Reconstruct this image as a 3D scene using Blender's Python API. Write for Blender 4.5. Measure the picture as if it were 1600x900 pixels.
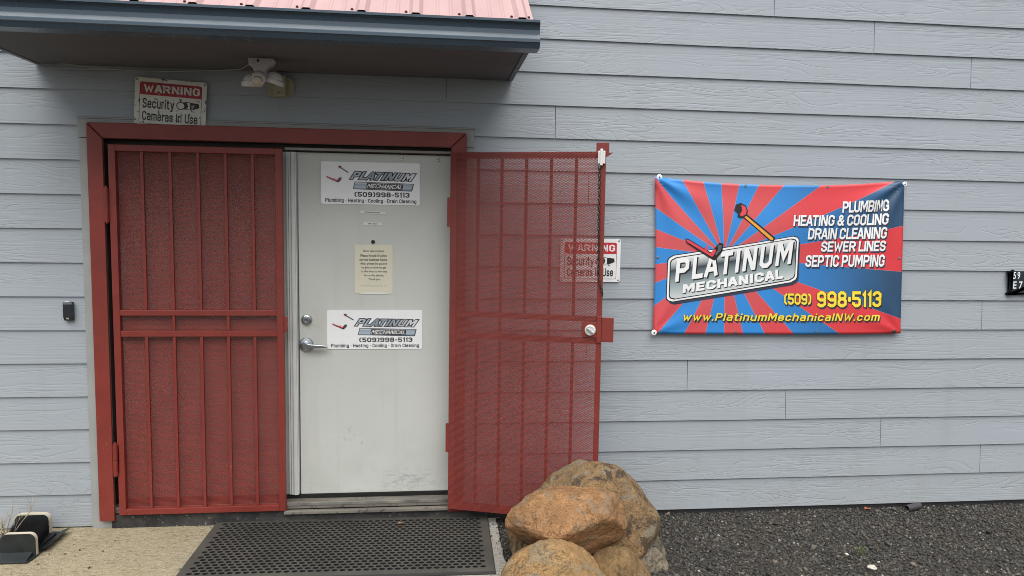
import bpy, math, random
import numpy as np
from mathutils import Vector, noise as mnoise

# ------------------------------------------------------------------ camera, sky, sun, exposure
for o in list(bpy.data.objects): bpy.data.objects.remove(o)
S = bpy.context.scene
R = math.radians
COL = S.collection

def look_matrix(yaw, pitch, roll):
    cy, sy, cp, sp, cr, sr = math.cos(yaw), math.sin(yaw), math.cos(pitch), math.sin(pitch), math.cos(roll), math.sin(roll)
    f = Vector((sy*cp, cy*cp, sp)); r = Vector((cy, -sy, 0)); u = r.cross(f)
    return cr*r + sr*u, -sr*r + cr*u, f
cam = bpy.data.cameras.new('camera'); co = bpy.data.objects.new('camera', cam); COL.objects.link(co)
r_, u_, f_ = look_matrix(0.111674, -0.087090, 0.015278)
from mathutils import Matrix
co.matrix_world = Matrix(((r_.x, u_.x, -f_.x, 0.0), (r_.y, u_.y, -f_.y, -4.24537), (r_.z, u_.z, -f_.z, 1.73921), (0, 0, 0, 1)))
cam.sensor_fit = 'HORIZONTAL'; cam.sensor_width = 36.0; cam.lens = 1155.0/1600.0*36.0
cam.clip_start = 0.05; cam.clip_end = 3000
S.camera = co

SUN_EL, SUN_AZ = 64.0, 186.0            # azimuth clockwise from +Y: behind the camera, a little to the left
W = bpy.data.worlds.new('World'); S.world = W; W.use_nodes = True
wn = W.node_tree.nodes; wl = W.node_tree.links
sky = wn.new('ShaderNodeTexSky'); sky.sky_type = 'NISHITA'; sky.sun_disc = False
sky.sun_elevation = R(SUN_EL); sky.sun_rotation = R(SUN_AZ); sky.dust_density = 1.0; sky.air_density = 1.0
hs = wn.new('ShaderNodeHueSaturation'); hs.inputs['Saturation'].default_value = 0.22
wl.new(sky.outputs[0], hs.inputs['Color']); wl.new(hs.outputs[0], wn['Background'].inputs['Color'])
wn['Background'].inputs['Strength'].default_value = 0.068
sl = bpy.data.lights.new('sun', 'SUN'); sl.energy = 2.6; sl.angle = R(70); sl.color = (1.0, 0.97, 0.93)
so = bpy.data.objects.new('sun', sl); COL.objects.link(so)
sd = Vector((math.sin(R(SUN_AZ))*math.cos(R(SUN_EL)), math.cos(R(SUN_AZ))*math.cos(R(SUN_EL)), math.sin(R(SUN_EL))))
so.rotation_euler = sd.to_track_quat('Z', 'Y').to_euler(); so.location = (0, -6, 9)
S.view_settings.view_transform = 'Standard'; S.view_settings.look = 'None'
S.cycles.filter_width = 0.95
S.view_settings.exposure = 0.90; S.view_settings.gamma = 1.0; S.view_settings.use_curve_mapping = False

# ------------------------------------------------------------------ mesh builder
class MB:
    def __init__(s): s.v = []; s.f = []; s.m = []; s.att = []; s.uv = None
    def add(s, vs, fs, mi=0, a=0.0):
        b = len(s.v); s.v += [tuple(p) for p in vs]; s.f += [tuple(i+b for i in f) for f in fs]
        s.m += [mi]*len(fs); s.att += [a]*len(vs); return s
    def box(s, x0, x1, y0, y1, z0, z1, mi=0, a=0.0):
        return s.add([(x0,y0,z0),(x1,y0,z0),(x1,y1,z0),(x0,y1,z0),(x0,y0,z1),(x1,y0,z1),(x1,y1,z1),(x0,y1,z1)],
                     [(0,3,2,1),(4,5,6,7),(0,1,5,4),(1,2,6,5),(2,3,7,6),(3,0,4,7)], mi, a)
    def prism(s, poly, axis, a0, a1, mi=0):
        """poly of 2d points; axis 'x': (y,z) swept along x; 'y': (x,z) along y; 'z': (x,y) along z"""
        def P(p, a): return {'x': (a,p[0],p[1]), 'y': (p[0],a,p[1]), 'z': (p[0],p[1],a)}[axis]
        n = len(poly)
        vs = [P(p,a0) for p in poly] + [P(p,a1) for p in poly]
        fs = [(i,(i+1)%n,n+(i+1)%n,n+i) for i in range(n)] + [tuple(range(n-1,-1,-1)), tuple(range(n,2*n))]
        return s.add(vs, fs, mi)
    def tube(s, path, r, n=8, mi=0, cap=True):
        path = [Vector(p) for p in path]; k = len(path); vs = []; fs = []
        rr = r if isinstance(r, (list, tuple)) else [r]*k
        for i, p in enumerate(path):
            t = (path[min(i+1,k-1)]-path[max(i-1,0)]).normalized()
            h = Vector((0,0,1)) if abs(t.z) < 0.9 else Vector((1,0,0))
            a = t.cross(h).normalized(); b = t.cross(a)
            vs += [p + (a*math.cos(2*math.pi*j/n)+b*math.sin(2*math.pi*j/n))*rr[i] for j in range(n)]
        for i in range(k-1):
            fs += [(i*n+j, i*n+(j+1)%n, (i+1)*n+(j+1)%n, (i+1)*n+j) for j in range(n)]
        if cap: fs += [tuple(range(n-1,-1,-1)), tuple(range((k-1)*n, k*n))]
        return s.add(vs, fs, mi)
    def lathe(s, prof, c, axis=(0,-1,0), n=32, mi=0):
        """prof: list of (radius, height along axis) from c"""
        ax = Vector(axis).normalized(); h = Vector((0,0,1)) if abs(ax.z) < 0.9 else Vector((1,0,0))
        a = ax.cross(h).normalized(); b = ax.cross(a); c = Vector(c); k = len(prof); vs = []; fs = []
        for (r, t) in prof:
            vs += [c + ax*t + (a*math.cos(2*math.pi*j/n)+b*math.sin(2*math.pi*j/n))*r for j in range(n)]
        for i in range(k-1):
            fs += [(i*n+j, (i+1)*n+j, (i+1)*n+(j+1)%n, i*n+(j+1)%n) for j in range(n)]
        fs += [tuple(range(n)), tuple(range(k*n-1,(k-1)*n-1,-1))]
        return s.add(vs, fs, mi)

def children_loc(parent):
    return Vector(parent.location) if parent and parent.get('worldcoords') else Vector((0,0,0))

def obj(name, mb, mats, parent=None, bevel=0.0, smooth=False, att=None, label=None):
    me = bpy.data.meshes.new(name)
    off = parent_off(parent)
    me.from_pydata([(x-off[0], y-off[1], z-off[2]) for x,y,z in mb.v], [], mb.f)
    if not isinstance(mats, (list, tuple)): mats = [mats]
    for m in mats: me.materials.append(m)
    if len(mats) > 1: me.polygons.foreach_set('material_index', mb.m)
    if att:
        a = me.attributes.new(att, 'FLOAT', 'POINT'); a.data.foreach_set('value', mb.att)
    if mb.uv is not None:
        ul = me.uv_layers.new(name='UVMap'); li = np.zeros(len(me.loops), dtype=np.int32); me.loops.foreach_get('vertex_index', li)
        ul.data.foreach_set('uv', np.array(mb.uv, dtype=np.float32)[li].ravel())
    me.validate(); me.update()
    if smooth: me.polygons.foreach_set('use_smooth', [True]*len(me.polygons))
    o = bpy.data.objects.new(name, me); COL.objects.link(o)
    if parent: o.parent = parent
    if bevel:
        b = o.modifiers.new('bevel', 'BEVEL'); b.width = bevel; b.segments = 2; b.limit_method = 'ANGLE'; b.angle_limit = R(35)
    if label: o['label'] = label
    return o

OFF = {}
def parent_off(p):
    off = Vector((0,0,0))
    while p is not None:
        off = off + Vector(OFF.get(p.name, (0,0,0))); p = p.parent
    return off
def thing(name, label, cat, loc=(0,0,0), rotz=0.0, group=None, local=False):
    """an Empty at the base of a thing; parts are given in world coordinates unless local"""
    o = bpy.data.objects.new(name, None); COL.objects.link(o); o.empty_display_size = 0.1
    o.location = loc; o.rotation_euler = (0,0,rotz); o['label'] = label; o['category'] = cat
    if group: o['group'] = group
    if not local: OFF[o.name] = tuple(loc)
    return o
def tag(o, label, cat, group=None):
    o['label'] = label; o['category'] = cat
    if group: o['group'] = group
    return o

# ------------------------------------------------------------------ materials
class NT:
    def __init__(s, name):
        s.m = bpy.data.materials.new(name); s.m.use_nodes = True
        s.n = s.m.node_tree.nodes; s.l = s.m.node_tree.links; s.b = s.n['Principled BSDF']
    def new(s, t, **kw):
        n = s.n.new('ShaderNode'+t)
        for k, v in kw.items():
            if k.startswith('_'): setattr(n, k[1:], v)
        return n
    def link(s, a, b): s.l.new(a, b)
    def val(s, sock, v):
        if isinstance(v, (int, float)): sock.default_value = v
        elif isinstance(v, tuple): sock.default_value = v if len(v) == len(sock.default_value) else v+(1.0,)
        else: s.l.new(v, sock)
    def math(s, op, a, b=0.0, c=0.0, clamp=False):
        n = s.new('Math'); n.operation = op; n.use_clamp = clamp
        for i, x in enumerate((a,b,c)): s.val(n.inputs[i], x)
        return n.outputs[0]
    def obj(s): return s.new('TexCoord').outputs['Object']
    def pos(s): return s.new('NewGeometry').outputs['Position']
    def map(s, vec, scale=(1,1,1), loc=(0,0,0)):
        n = s.new('Mapping'); s.link(vec, n.inputs[0]); n.inputs['Scale'].default_value = scale
        s.val(n.inputs['Location'], loc); return n.outputs[0]
    def noise(s, vec, scale, detail=3, rough=0.55, dist=0.0):
        n = s.new('TexNoise'); s.link(vec, n.inputs['Vector']); n.inputs['Scale'].default_value = scale
        n.inputs['Detail'].default_value = detail; n.inputs['Roughness'].default_value = rough; n.inputs['Distortion'].default_value = dist
        return n.outputs['Fac']
    def vor(s, vec, scale, feature='F1', out='Distance'):
        n = s.new('TexVoronoi'); n.feature = feature; s.link(vec, n.inputs['Vector']); n.inputs['Scale'].default_value = scale
        return n.outputs[out]
    def ramp(s, x, a, b, va=0.0, vb=1.0):
        n = s.new('MapRange'); n.clamp = True; s.val(n.inputs[0], x)
        for i, t in zip((1,2,3,4), (a,b,va,vb)): n.inputs[i].default_value = t
        return n.outputs[0]
    def mix(s, f, a, b, mode='MIX'):
        n = s.new('Mix'); n.data_type = 'RGBA'; n.blend_type = mode
        s.val(n.inputs[0], f); s.val(n.inputs[6], a); s.val(n.inputs[7], b); return n.outputs[2]
    def bump(s, h, strength=0.5, dist=0.002, prev=None):
        n = s.new('Bump'); n.inputs['Strength'].default_value = strength; n.inputs['Distance'].default_value = dist
        s.link(h, n.inputs['Height'])
        if prev: s.link(prev, n.inputs['Normal'])
        return n.outputs[0]
    def sep(s, vec):
        n = s.new('SeparateXYZ'); s.link(vec, n.inputs[0]); return n.outputs
    def out(s, col, rough=0.5, metal=0.0, normal=None, spec=0.5):
        s.val(s.b.inputs['Base Color'], col); s.val(s.b.inputs['Roughness'], rough); s.b.inputs['Metallic'].default_value = metal
        s.b.inputs['Specular IOR Level'].default_value = spec
        if normal: s.link(normal, s.b.inputs['Normal'])
        return s.m

def lin(r, g, b):
    def c(x):
        x /= 255.0
        return x/12.92 if x <= 0.04045 else ((x+0.055)/1.055)**2.4
    return (c(r), c(g), c(b), 1.0)

def plain(name, col, rough=0.5, metal=0.0, var=0.12, scale=12.0, bump=0.0):
    t = NT(name); p = t.obj(); n = t.noise(p, scale, 4)
    f = t.ramp(n, 0.3, 0.7)
    c2 = tuple(min(1, x*(1-var)) for x in col[:3])+(1.0,)
    c = t.mix(f, col, c2)
    nb = t.bump(t.noise(p, scale*12, 3), bump, 0.001) if bump else None
    return t.out(c, t.ramp(n, 0.2, 0.8, max(0,rough-0.08), min(1,rough+0.08)), metal, nb)

def m_siding():
    t = NT('painted_lap_siding'); p = t.pos(); x, y, z = t.sep(p)
    a = t.new('Attribute'); a.attribute_name = 'board'; rnd = a.outputs['Fac']
    def vec(sx, sz, ox, oz):
        c = t.new('CombineXYZ')
        t.link(t.math('MULTIPLY_ADD', x, sx, t.math('MULTIPLY', rnd, ox)), c.inputs[0])
        t.link(t.math('MULTIPLY_ADD', z, sz, t.math('MULTIPLY', rnd, oz)), c.inputs[1]); return c.outputs[0]
    n1 = t.noise(vec(1.5, 11.0, 57.0, 91.0), 1.0, 1.6, 0.45, 0.55)
    lines = t.math('PINGPONG', t.math('MULTIPLY', n1, 10.5), 0.5)
    g1 = t.ramp(lines, 0.0, 0.16)
    n2 = t.noise(vec(2.2, 95.0, 13.0, 7.0), 1.0, 2.0, 0.5, 0.2)
    g2 = t.ramp(n2, 0.36, 0.6)
    mask = t.ramp(t.noise(vec(1.1, 9.0, 23.0, 41.0), 1.0, 2.0), 0.38, 0.58)
    mask2 = t.ramp(t.noise(vec(0.9, 7.0, 83.0, 11.0), 1.0, 1.0), 0.4, 0.6)
    gr1 = t.math('SUBTRACT', 1.0, t.math('MULTIPLY', t.math('SUBTRACT', 1.0, g1), mask))
    gr2 = t.math('SUBTRACT', 1.0, t.math('MULTIPLY', t.math('SUBTRACT', 1.0, g2), mask2))
    h = t.math('ADD', gr1, t.math('MULTIPLY', gr2, 0.6))
    nb = t.bump(h, 0.75, 0.0013)
    base = t.mix(t.ramp(t.noise(p, 1.3, 3), 0.3, 0.7), (0.354,0.394,0.433,1), (0.332,0.367,0.403,1))
    base = t.mix(t.math('MULTIPLY', t.math('SUBTRACT', 1.0, gr1), 0.08), base, (0.20,0.225,0.24,1))  # grain grooves darkened in the colour, like occlusion shading
    base = t.mix(t.ramp(t.noise(p, 0.55, 4), 0.35, 0.7, 0, 0.5), base, (0.335,0.355,0.372,1))
    stk = t.math('MULTIPLY', t.ramp(t.noise(t.map(p, (7,1,0.7)), 1.0, 4), 0.55, 0.75, 0, 0.30), 1.0)
    base = t.mix(stk, base, (0.285,0.305,0.315,1))
    vv = t.new('TexVoronoi'); vv.inputs['Scale'].default_value = 1.0; t.link(t.map(p, (2.6,1.0,5.4)), vv.inputs['Vector'])
    nail = t.math('MULTIPLY', t.ramp(vv.outputs['Distance'], 0.014, 0.024, 1, 0), t.ramp(t.noise(p, 1.7, 1), 0.50, 0.52))
    base = t.mix(t.math('MULTIPLY', nail, 0.7), base, (0.10,0.11,0.115,1))
    base = t.mix(t.math('MULTIPLY', rnd, 0.16), base, (0.30,0.34,0.37,1))
    # splashed dirt along the lowest boards
    dz = t.ramp(z, 0.02, 0.42, 1.0, 0.0)
    spl = t.ramp(t.noise(p, 55.0, 4, 0.6), 0.62, 0.70)
    base = t.mix(t.math('MULTIPLY', t.math('MULTIPLY', spl, dz), 0.7), base, (0.12,0.12,0.11,1))
    base = t.mix(t.math('MULTIPLY', dz, t.ramp(t.noise(p, 6.0, 3), 0.35, 0.75, 0.0, 0.45)), base, (0.30,0.30,0.28,1))
    return t.out(base, 0.62, 0.0, nb, 0.35)

def m_red(name='red_oxide_paint', chips=1.0):
    t = NT(name); p = t.obj(); w = t.pos(); z = t.sep(w)[2]
    n = t.noise(p, 7.0, 4)
    c = t.mix(t.ramp(n, 0.3, 0.7), (0.228,0.031,0.021,1), (0.182,0.024,0.017,1))
    c = t.mix(t.ramp(t.noise(p, 2.3, 3), 0.5, 0.75, 0, 0.35), c, (0.205,0.045,0.036,1))
    rst = t.ramp(t.noise(p, 26.0, 6, 0.7), 0.64, 0.70, 0, 0.6*chips)
    c = t.mix(rst, c, (0.115,0.030,0.018,1))
    low = t.ramp(z, 0.10, 0.9, 1.0, 0.12)
    v = t.ramp(t.noise(p, 120.0, 3, 0.6), 0.66, 0.72)
    k = t.math('MULTIPLY', t.math('MULTIPLY', v, low), chips)
    c = t.mix(k, c, (0.50,0.33,0.28,1))
    return t.out(c, 0.48, 0.0, t.bump(t.noise(p, 160.0, 2), 0.15, 0.0006))

def m_door():
    t = NT('door_paint'); p = t.pos(); x, y, z = t.sep(p)
    c = t.mix(t.ramp(t.noise(p, 2.2, 4), 0.3, 0.7), (0.565,0.58,0.545,1), (0.515,0.535,0.50,1))
    # scuffs above the bottom edge
    dx = t.math('ABSOLUTE', t.math('SUBTRACT', x, -0.12)); dz = t.math('ABSOLUTE', t.math('SUBTRACT', z, 0.22))
    m = t.math('MULTIPLY', t.ramp(dx, 0.05, 0.22, 1, 0), t.ramp(dz, 0.03, 0.09, 1, 0))
    s = t.ramp(t.noise(t.map(p, (30,30,75)), 1.0, 4, 0.6), 0.50, 0.64)
    c = t.mix(t.math('MULTIPLY', t.math('MULTIPLY', m, s), 0.55), c, (0.20,0.25,0.27,1))
    m2 = t.math('MULTIPLY', t.ramp(t.math('ABSOLUTE', t.math('SUBTRACT', x, -0.45)), 0.03, 0.16, 1, 0), t.ramp(t.math('ABSOLUTE', t.math('SUBTRACT', z, 0.48)), 0.02, 0.10, 1, 0))
    s2 = t.ramp(t.noise(p, 40.0, 4, 0.6), 0.55, 0.7)
    c = t.mix(t.math('MULTIPLY', t.math('MULTIPLY', m2, s2), 0.55), c, (0.30,0.29,0.24,1))
    low = t.ramp(z, 0.15, 0.55, 1.0, 0.0)
    c = t.mix(t.math('MULTIPLY', low, t.ramp(t.noise(p, 9.0, 4), 0.35, 0.75, 0, 0.40)), c, (0.38,0.38,0.33,1))
    hx = t.math('ABSOLUTE', t.math('SUBTRACT', x, -0.66)); hz = t.math('ABSOLUTE', t.math('SUBTRACT', z, 1.10))
    gm = t.math('MULTIPLY', t.math('MULTIPLY', t.ramp(hx, 0.02, 0.12, 1, 0), t.ramp(hz, 0.05, 0.30, 1, 0)), t.ramp(t.noise(p, 12.0, 4), 0.35, 0.7, 0.1, 0.4))
    c = t.mix(gm, c, (0.36,0.35,0.30,1))
    run = t.ramp(t.noise(t.map(p, (14,1,0.9)), 1.0, 4), 0.56, 0.74, 0, 0.22)
    c = t.mix(run, c, (0.42,0.42,0.37,1))
    sp = t.ramp(t.noise(p, 85.0, 2), 0.735, 0.75)
    c = t.mix(t.math('MULTIPLY', sp, 0.6), c, (0.12,0.12,0.11,1))
    return t.out(c, 0.45, 0.0, t.bump(t.noise(p, 30.0, 2), 0.08, 0.001))

def m_concrete():
    t = NT('dusty_concrete'); p = t.pos(); x, y, z = t.sep(p)
    c = t.mix(t.ramp(t.noise(p, 5.0, 5), 0.3, 0.7), (0.58,0.49,0.32,1), (0.44,0.375,0.245,1))
    c = t.mix(t.ramp(t.noise(p, 55.0, 5, 0.65), 0.42, 0.66), c, (0.60,0.53,0.38,1))
    grey = t.math('ADD', x, t.ramp(t.noise(p, 6.0, 3), 0.3, 0.7, -0.1, 0.1))
    c = t.mix(t.ramp(grey, -1.35, 0.1), c, (0.55,0.53,0.48,1))
    pit = t.ramp(t.noise(p, 170.0, 3, 0.6), 0.36, 0.44, 1, 0)
    c = t.mix(t.math('MULTIPLY', pit, 0.6), c, (0.20,0.17,0.12,1))
    v = t.ramp(t.vor(p, 16.0), 0.08, 0.16, 1, 0)
    keep = t.ramp(t.noise(p, 9.0, 2), 0.56, 0.6)
    c = t.mix(t.math('MULTIPLY', t.math('MULTIPLY', v, keep), 0.8), c, (0.10,0.08,0.06,1))
    st = t.ramp(t.noise(t.map(p, (22,55,12)), 1.0, 6, 0.75), 0.36, 0.5, 0.6, 0)
    c = t.mix(st, c, (0.22,0.175,0.105,1))
    h = t.math('ADD', t.noise(p, 45.0, 6, 0.7), t.math('MULTIPLY', t.noise(p, 150.0, 4, 0.7), 0.7))
    return t.out(c, 0.9, 0.0, t.bump(h, 1.0, 0.020), 0.2)

def m_gravel():
    t = NT('gravel_bed'); p = t.pos()
    n = t.vor(p, 95.0, 'F1', 'Color')
    s = t.new('SeparateColor'); t.link(n, s.inputs[0])
    c = t.mix(t.ramp(s.outputs[0], 0.0, 1.0), (0.030,0.028,0.024,1), (0.085,0.078,0.066,1))
    c = t.mix(t.ramp(t.noise(p, 3.0, 4), 0.45, 0.7, 0, 0.6), c, (0.085,0.068,0.045,1))
    h = t.math('ADD', t.vor(p, 95.0), t.math('MULTIPLY', t.noise(p, 40, 4), 1.0))
    return t.out(c, 0.9, 0.0, t.bump(h, 1.0, 0.01), 0.25)

def m_attr(name, rough=0.85):
    t = NT(name); a = t.new('Attribute'); a.attribute_name = 'tint'
    p = t.pos(); c = t.mix(t.ramp(t.noise(p, 220.0, 3), 0.3, 0.7, 0, 0.35), a.outputs['Color'], (0.03,0.028,0.024,1))
    return t.out(c, rough, 0.0, t.bump(t.noise(p, 300.0, 2), 0.4, 0.001), 0.3)

def m_rock(name, c1, c2, dark, darkamt, seed, grey=0.3):
    t = NT(name); p = t.map(t.obj(), (1,1,1), (seed, seed*1.7, seed*0.6))
    n1 = t.noise(p, 4.5, 6, 0.6, 0.4); n2 = t.noise(p, 24.0, 7, 0.72, 0.6); n3 = t.noise(p, 120.0, 4, 0.7)
    c = t.mix(t.ramp(n1, 0.36, 0.64), c1, c2)
    c = t.mix(t.ramp(n2, 0.50, 0.66, 0, 0.6), c, tuple(min(1, x*1.35+0.03) for x in c1[:3])+(1,))
    c = t.mix(t.ramp(n2, 0.32, 0.46, 0.75, 0.0), c, tuple(x*0.42 for x in c2[:3])+(1,))
    g = t.math('MULTIPLY', t.ramp(t.noise(p, 7.0, 8, 0.75, 0.8), 0.52, 0.58), grey)
    c = t.mix(g, c, (0.27,0.25,0.19,1))
    d = t.math('MULTIPLY', t.ramp(t.noise(p, 9.5, 9, 0.78, 0.5), 0.63-0.13*darkamt, 0.67-0.12*darkamt), min(1.0, darkamt*1.1))
    c = t.mix(d, c, dark)
    sp = t.ramp(t.noise(p, 60.0, 6, 0.75), 0.60, 0.66, 0, 0.55*grey+0.15)
    c = t.mix(sp, c, (0.42,0.36,0.24,1))
    crack = t.ramp(t.math('PINGPONG', t.math('MULTIPLY', t.noise(p, 5.0, 7, 0.62, 1.2), 6.0), 0.5), 0.0, 0.05, 0.42, 0)
    crack = t.math('MULTIPLY', crack, t.ramp(t.noise(p, 6.0, 2), 0.48, 0.58))
    c = t.mix(crack, c, tuple(x*0.3 for x in c2[:3])+(1,))
    c = t.mix(t.ramp(t.noise(p, 210.0, 3, 0.7), 0.56, 0.66, 0, 0.45), c, tuple(min(1, x*1.5+0.05) for x in c1[:3])+(1,))
    c = t.mix(t.ramp(n3, 0.36, 0.46, 0.75, 0), c, tuple(x*0.4 for x in c2[:3])+(1,))
    h = t.math('ADD', t.math('MULTIPLY', n2, 0.8), t.math('ADD', t.math('MULTIPLY', n3, 0.7), t.math('MULTIPLY', t.noise(p, 9.0, 7, 0.72, 0.8), 0.7)))
    h = t.math('SUBTRACT', h, t.math('MULTIPLY', crack, 0.8))
    return t.out(c, 0.92, 0.0, t.bump(t.math('ADD', h, t.math('MULTIPLY', t.noise(p, 45.0, 6, 0.75), 0.9)), 1.0, 0.015), 0.2)

def m_roof():
    t = NT('faded_red_metal_roofing'); p = t.pos()
    c = t.mix(t.ramp(t.noise(t.map(p, (3,1,1)), 2.0, 4), 0.3, 0.7), (0.50,0.335,0.33,1), (0.43,0.28,0.28,1))
    return t.out(c, 0.42, 0.0, t.bump(t.noise(p, 3.0, 2), 0.1, 0.01))

def m_sill():
    t = NT('weathered_sill'); p = t.pos()
    c = t.mix(t.ramp(t.noise(t.map(p, (4,30,30)), 1.0, 5), 0.3, 0.7), (0.23,0.21,0.175,1), (0.115,0.105,0.09,1))
    c = t.mix(t.ramp(t.noise(p, 45.0, 4, 0.65), 0.58, 0.68), c, (0.045,0.04,0.036,1))
    return t.out(c, 0.75, 0.0, t.bump(t.noise(t.map(p, (8,60,60)), 1.0, 4), 0.4, 0.003))

def m_riser():
    t = NT('black_dirty_riser'); p = t.pos()
    c = t.mix(t.ramp(t.noise(p, 14.0, 4), 0.35, 0.7), (0.016,0.016,0.017,1), (0.055,0.052,0.048,1))
    c = t.mix(t.ramp(t.noise(p, 60.0, 4, 0.65), 0.64, 0.70), c, (0.32,0.30,0.26,1))
    return t.out(c, 0.7, 0.0, t.bump(t.noise(p, 40.0, 4), 0.6, 0.006))

def m_rubber():
    t = NT('dusty_rubber_shaded_holes'); p = t.pos(); nz = t.sep(t.new('NewGeometry').outputs['True Normal'])[2]
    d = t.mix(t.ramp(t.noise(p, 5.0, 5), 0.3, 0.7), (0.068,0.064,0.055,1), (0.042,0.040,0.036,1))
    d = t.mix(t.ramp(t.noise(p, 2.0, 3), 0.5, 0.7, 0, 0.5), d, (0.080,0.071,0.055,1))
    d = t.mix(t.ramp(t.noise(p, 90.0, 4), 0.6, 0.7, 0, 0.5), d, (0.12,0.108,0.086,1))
    c = t.mix(t.ramp(t.math('ABSOLUTE', nz), 0.3, 0.9), (0.008,0.008,0.008,1), d)  # dusty tops; steep faces painted near black as shade inside the holes
    return t.out(c, 0.75, 0.0, t.bump(t.noise(p, 80.0, 3), 0.3, 0.001))

def m_soffit():
    t = NT('soffit_board'); p = t.pos()
    c = t.mix(t.ramp(t.noise(t.map(p, (1.5,6,1)), 1.0, 5), 0.3, 0.7), (0.115,0.112,0.12,1), (0.092,0.09,0.096,1))
    c = t.mix(t.ramp(t.noise(t.map(p, (6,9,1), (4,1,0)), 1.0, 4), 0.58, 0.75, 0, 0.35), c, (0.13,0.108,0.10,1))
    return t.out(c, 0.8)

def m_weathersign():
    t = NT('rusty_white_enamel'); p = t.obj()
    n = t.noise(p, 38.0, 5, 0.65)
    c = t.mix(t.ramp(t.noise(p, 12.0, 4), 0.35, 0.7, 0, 0.5), (0.66,0.66,0.60,1), (0.50,0.50,0.45,1))
    c = t.mix(t.ramp(n, 0.60, 0.62), c, (0.03,0.028,0.026,1))
    return t.out(c, 0.5, 0.0, t.bump(n, 0.15, 0.001))

def m_chipped(name, col):
    t = NT(name); p = t.obj(); n = t.noise(p, 30.0, 5, 0.7)
    c = t.mix(t.ramp(n, 0.60, 0.63, 0, 0.85), col, (0.50,0.49,0.44,1))
    return t.out(c, 0.5)

def m_rays():
    t = NT('printed_sunburst_vinyl'); uv = t.new('TexCoord').outputs['UV']; u, v, _ = t.sep(uv)
    dx = t.math('MULTIPLY', t.math('SUBTRACT', u, 0.27), 1.555); dy = t.math('MULTIPLY', t.math('SUBTRACT', v, 0.515), 0.925)
    a = t.math('ARCTAN2', dy, dx)
    k = t.math('ADD', t.math('MULTIPLY', a, 26.0/(2*math.pi)), 26.0 + 0.36)
    fr = t.math('MODULO', k, 2.0)
    isred = t.math('LESS_THAN', fr, 1.0)
    edge = t.math('PINGPONG', k, 0.5)
    rad = t.math('SQRT', t.math('ADD', t.math('MULTIPLY', dx, dx), t.math('MULTIPLY', dy, dy)))
    line = t.math('LESS_THAN', t.math('MULTIPLY', edge, rad), 0.0045)
    red = t.mix(t.ramp(u, 0.0, 1.0), (0.70,0.075,0.090,1), (0.66,0.045,0.055,1))
    near = t.ramp(rad, 0.15, 0.65, 1.0, 0.0)
    red = t.mix(t.math('MULTIPLY', near, 0.6), red, (0.50,0.13,0.13,1))
    blue = t.mix(t.ramp(u, 0.45, 0.95), (0.036,0.245,0.64,1), (0.028,0.075,0.150,1))
    c = t.mix(isred, blue, red)
    c = t.mix(t.math('MULTIPLY', line, 0.35), c, (0.55,0.40,0.50,1))
    return t.out(c, 0.38, 0.0, t.bump(t.noise(t.map(t.pos(), (1,1,1)), 2.5, 2), 0.25, 0.02))

def m_grad(name, stops, horizontal=False):
    """printed metallic gradient across the UV square"""
    t = NT(name); uv = t.new('TexCoord').outputs['UV']; u, v, _ = t.sep(uv)
    r = t.new('ValToRGB'); cr = r.color_ramp
    while len(cr.elements) < len(stops): cr.elements.new(0.5)
    for e, (p, c) in zip(cr.elements, stops): e.position = p; e.color = c
    t.link(u if horizontal else v, r.inputs[0])
    return t.out(r.outputs[0], 0.35)

M = {}
M['siding'] = m_siding(); M['red'] = m_red(); M['mesh_red'] = m_red('red_expanded_metal', 0.35); M['door'] = m_door()
M['concrete'] = m_concrete(); M['gravel'] = m_gravel(); M['pebble'] = m_attr('loose_stone_chips'); M['roof'] = m_roof()
M['sill'] = m_sill(); M['riser'] = m_riser(); M['soffit'] = m_soffit()
M['trim'] = plain('grey_trim_paint', (0.335,0.345,0.335,1), 0.65, 0, 0.15, 9, 0.5)
M['dark_recess'] = plain('dark_recess_shade', (0.05,0.045,0.042,1), 0.8)  # near-black colour stands in for the shade of the door recess
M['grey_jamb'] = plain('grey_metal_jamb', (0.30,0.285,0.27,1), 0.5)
M['white_metal'] = plain('white_aluminium', (0.62,0.63,0.61,1), 0.35)
M['edging'] = plain('worn_aluminium_edging', (0.24,0.23,0.20,1), 0.5, 0.0, 0.6, 9)
M['foundation'] = plain('damp_shadowed_foundation', (0.04,0.042,0.045,1), 0.9)  # damp, and darkened further for the shadow under the siding
M['gutter'] = plain('slate_blue_gutter_paint', (0.060,0.090,0.120,1), 0.28, 0, 0.1, 5)
M['rake'] = plain('slate_trim_paint', (0.10,0.115,0.125,1), 0.5)
M['satin'] = plain('satin_chrome', (0.42,0.45,0.48,1), 0.30, 1.0, 0.1, 30)
M['bright'] = plain('bright_zinc', (0.85,0.85,0.83,1), 0.32, 0.35, 0.05, 30)
M['darkmetal'] = plain('dark_steel', (0.06,0.055,0.05,1), 0.5, 0.6)
M['white'] = plain('white_vinyl', (0.86,0.875,0.88,1), 0.35, 0, 0.04)
M['white2'] = plain('white_enamel', (0.84,0.85,0.86,1), 0.35, 0, 0.04)
M['signred'] = plain('sign_red_print', (0.55,0.022,0.036,1), 0.4, 0, 0.05)
M['black'] = plain('black_print', (0.012,0.012,0.014,1), 0.45, 0, 0.05)
M['yellow'] = plain('yellow_print', (0.90,0.70,0.06,1), 0.4, 0, 0.05)
M['orange'] = plain('orange_print', (0.80,0.36,0.05,1), 0.4, 0, 0.05)
M['tool_red'] = plain('tool_red_print', (0.72,0.06,0.08,1), 0.4, 0, 0.05)
M['tool_grey'] = plain('tool_grey_print', (0.09,0.10,0.12,1), 0.4, 0, 0.05)
M['shadow_print'] = plain('dark_drop_shadow_print', (0.035,0.045,0.075,1), 0.4, 0, 0.05)
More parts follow.
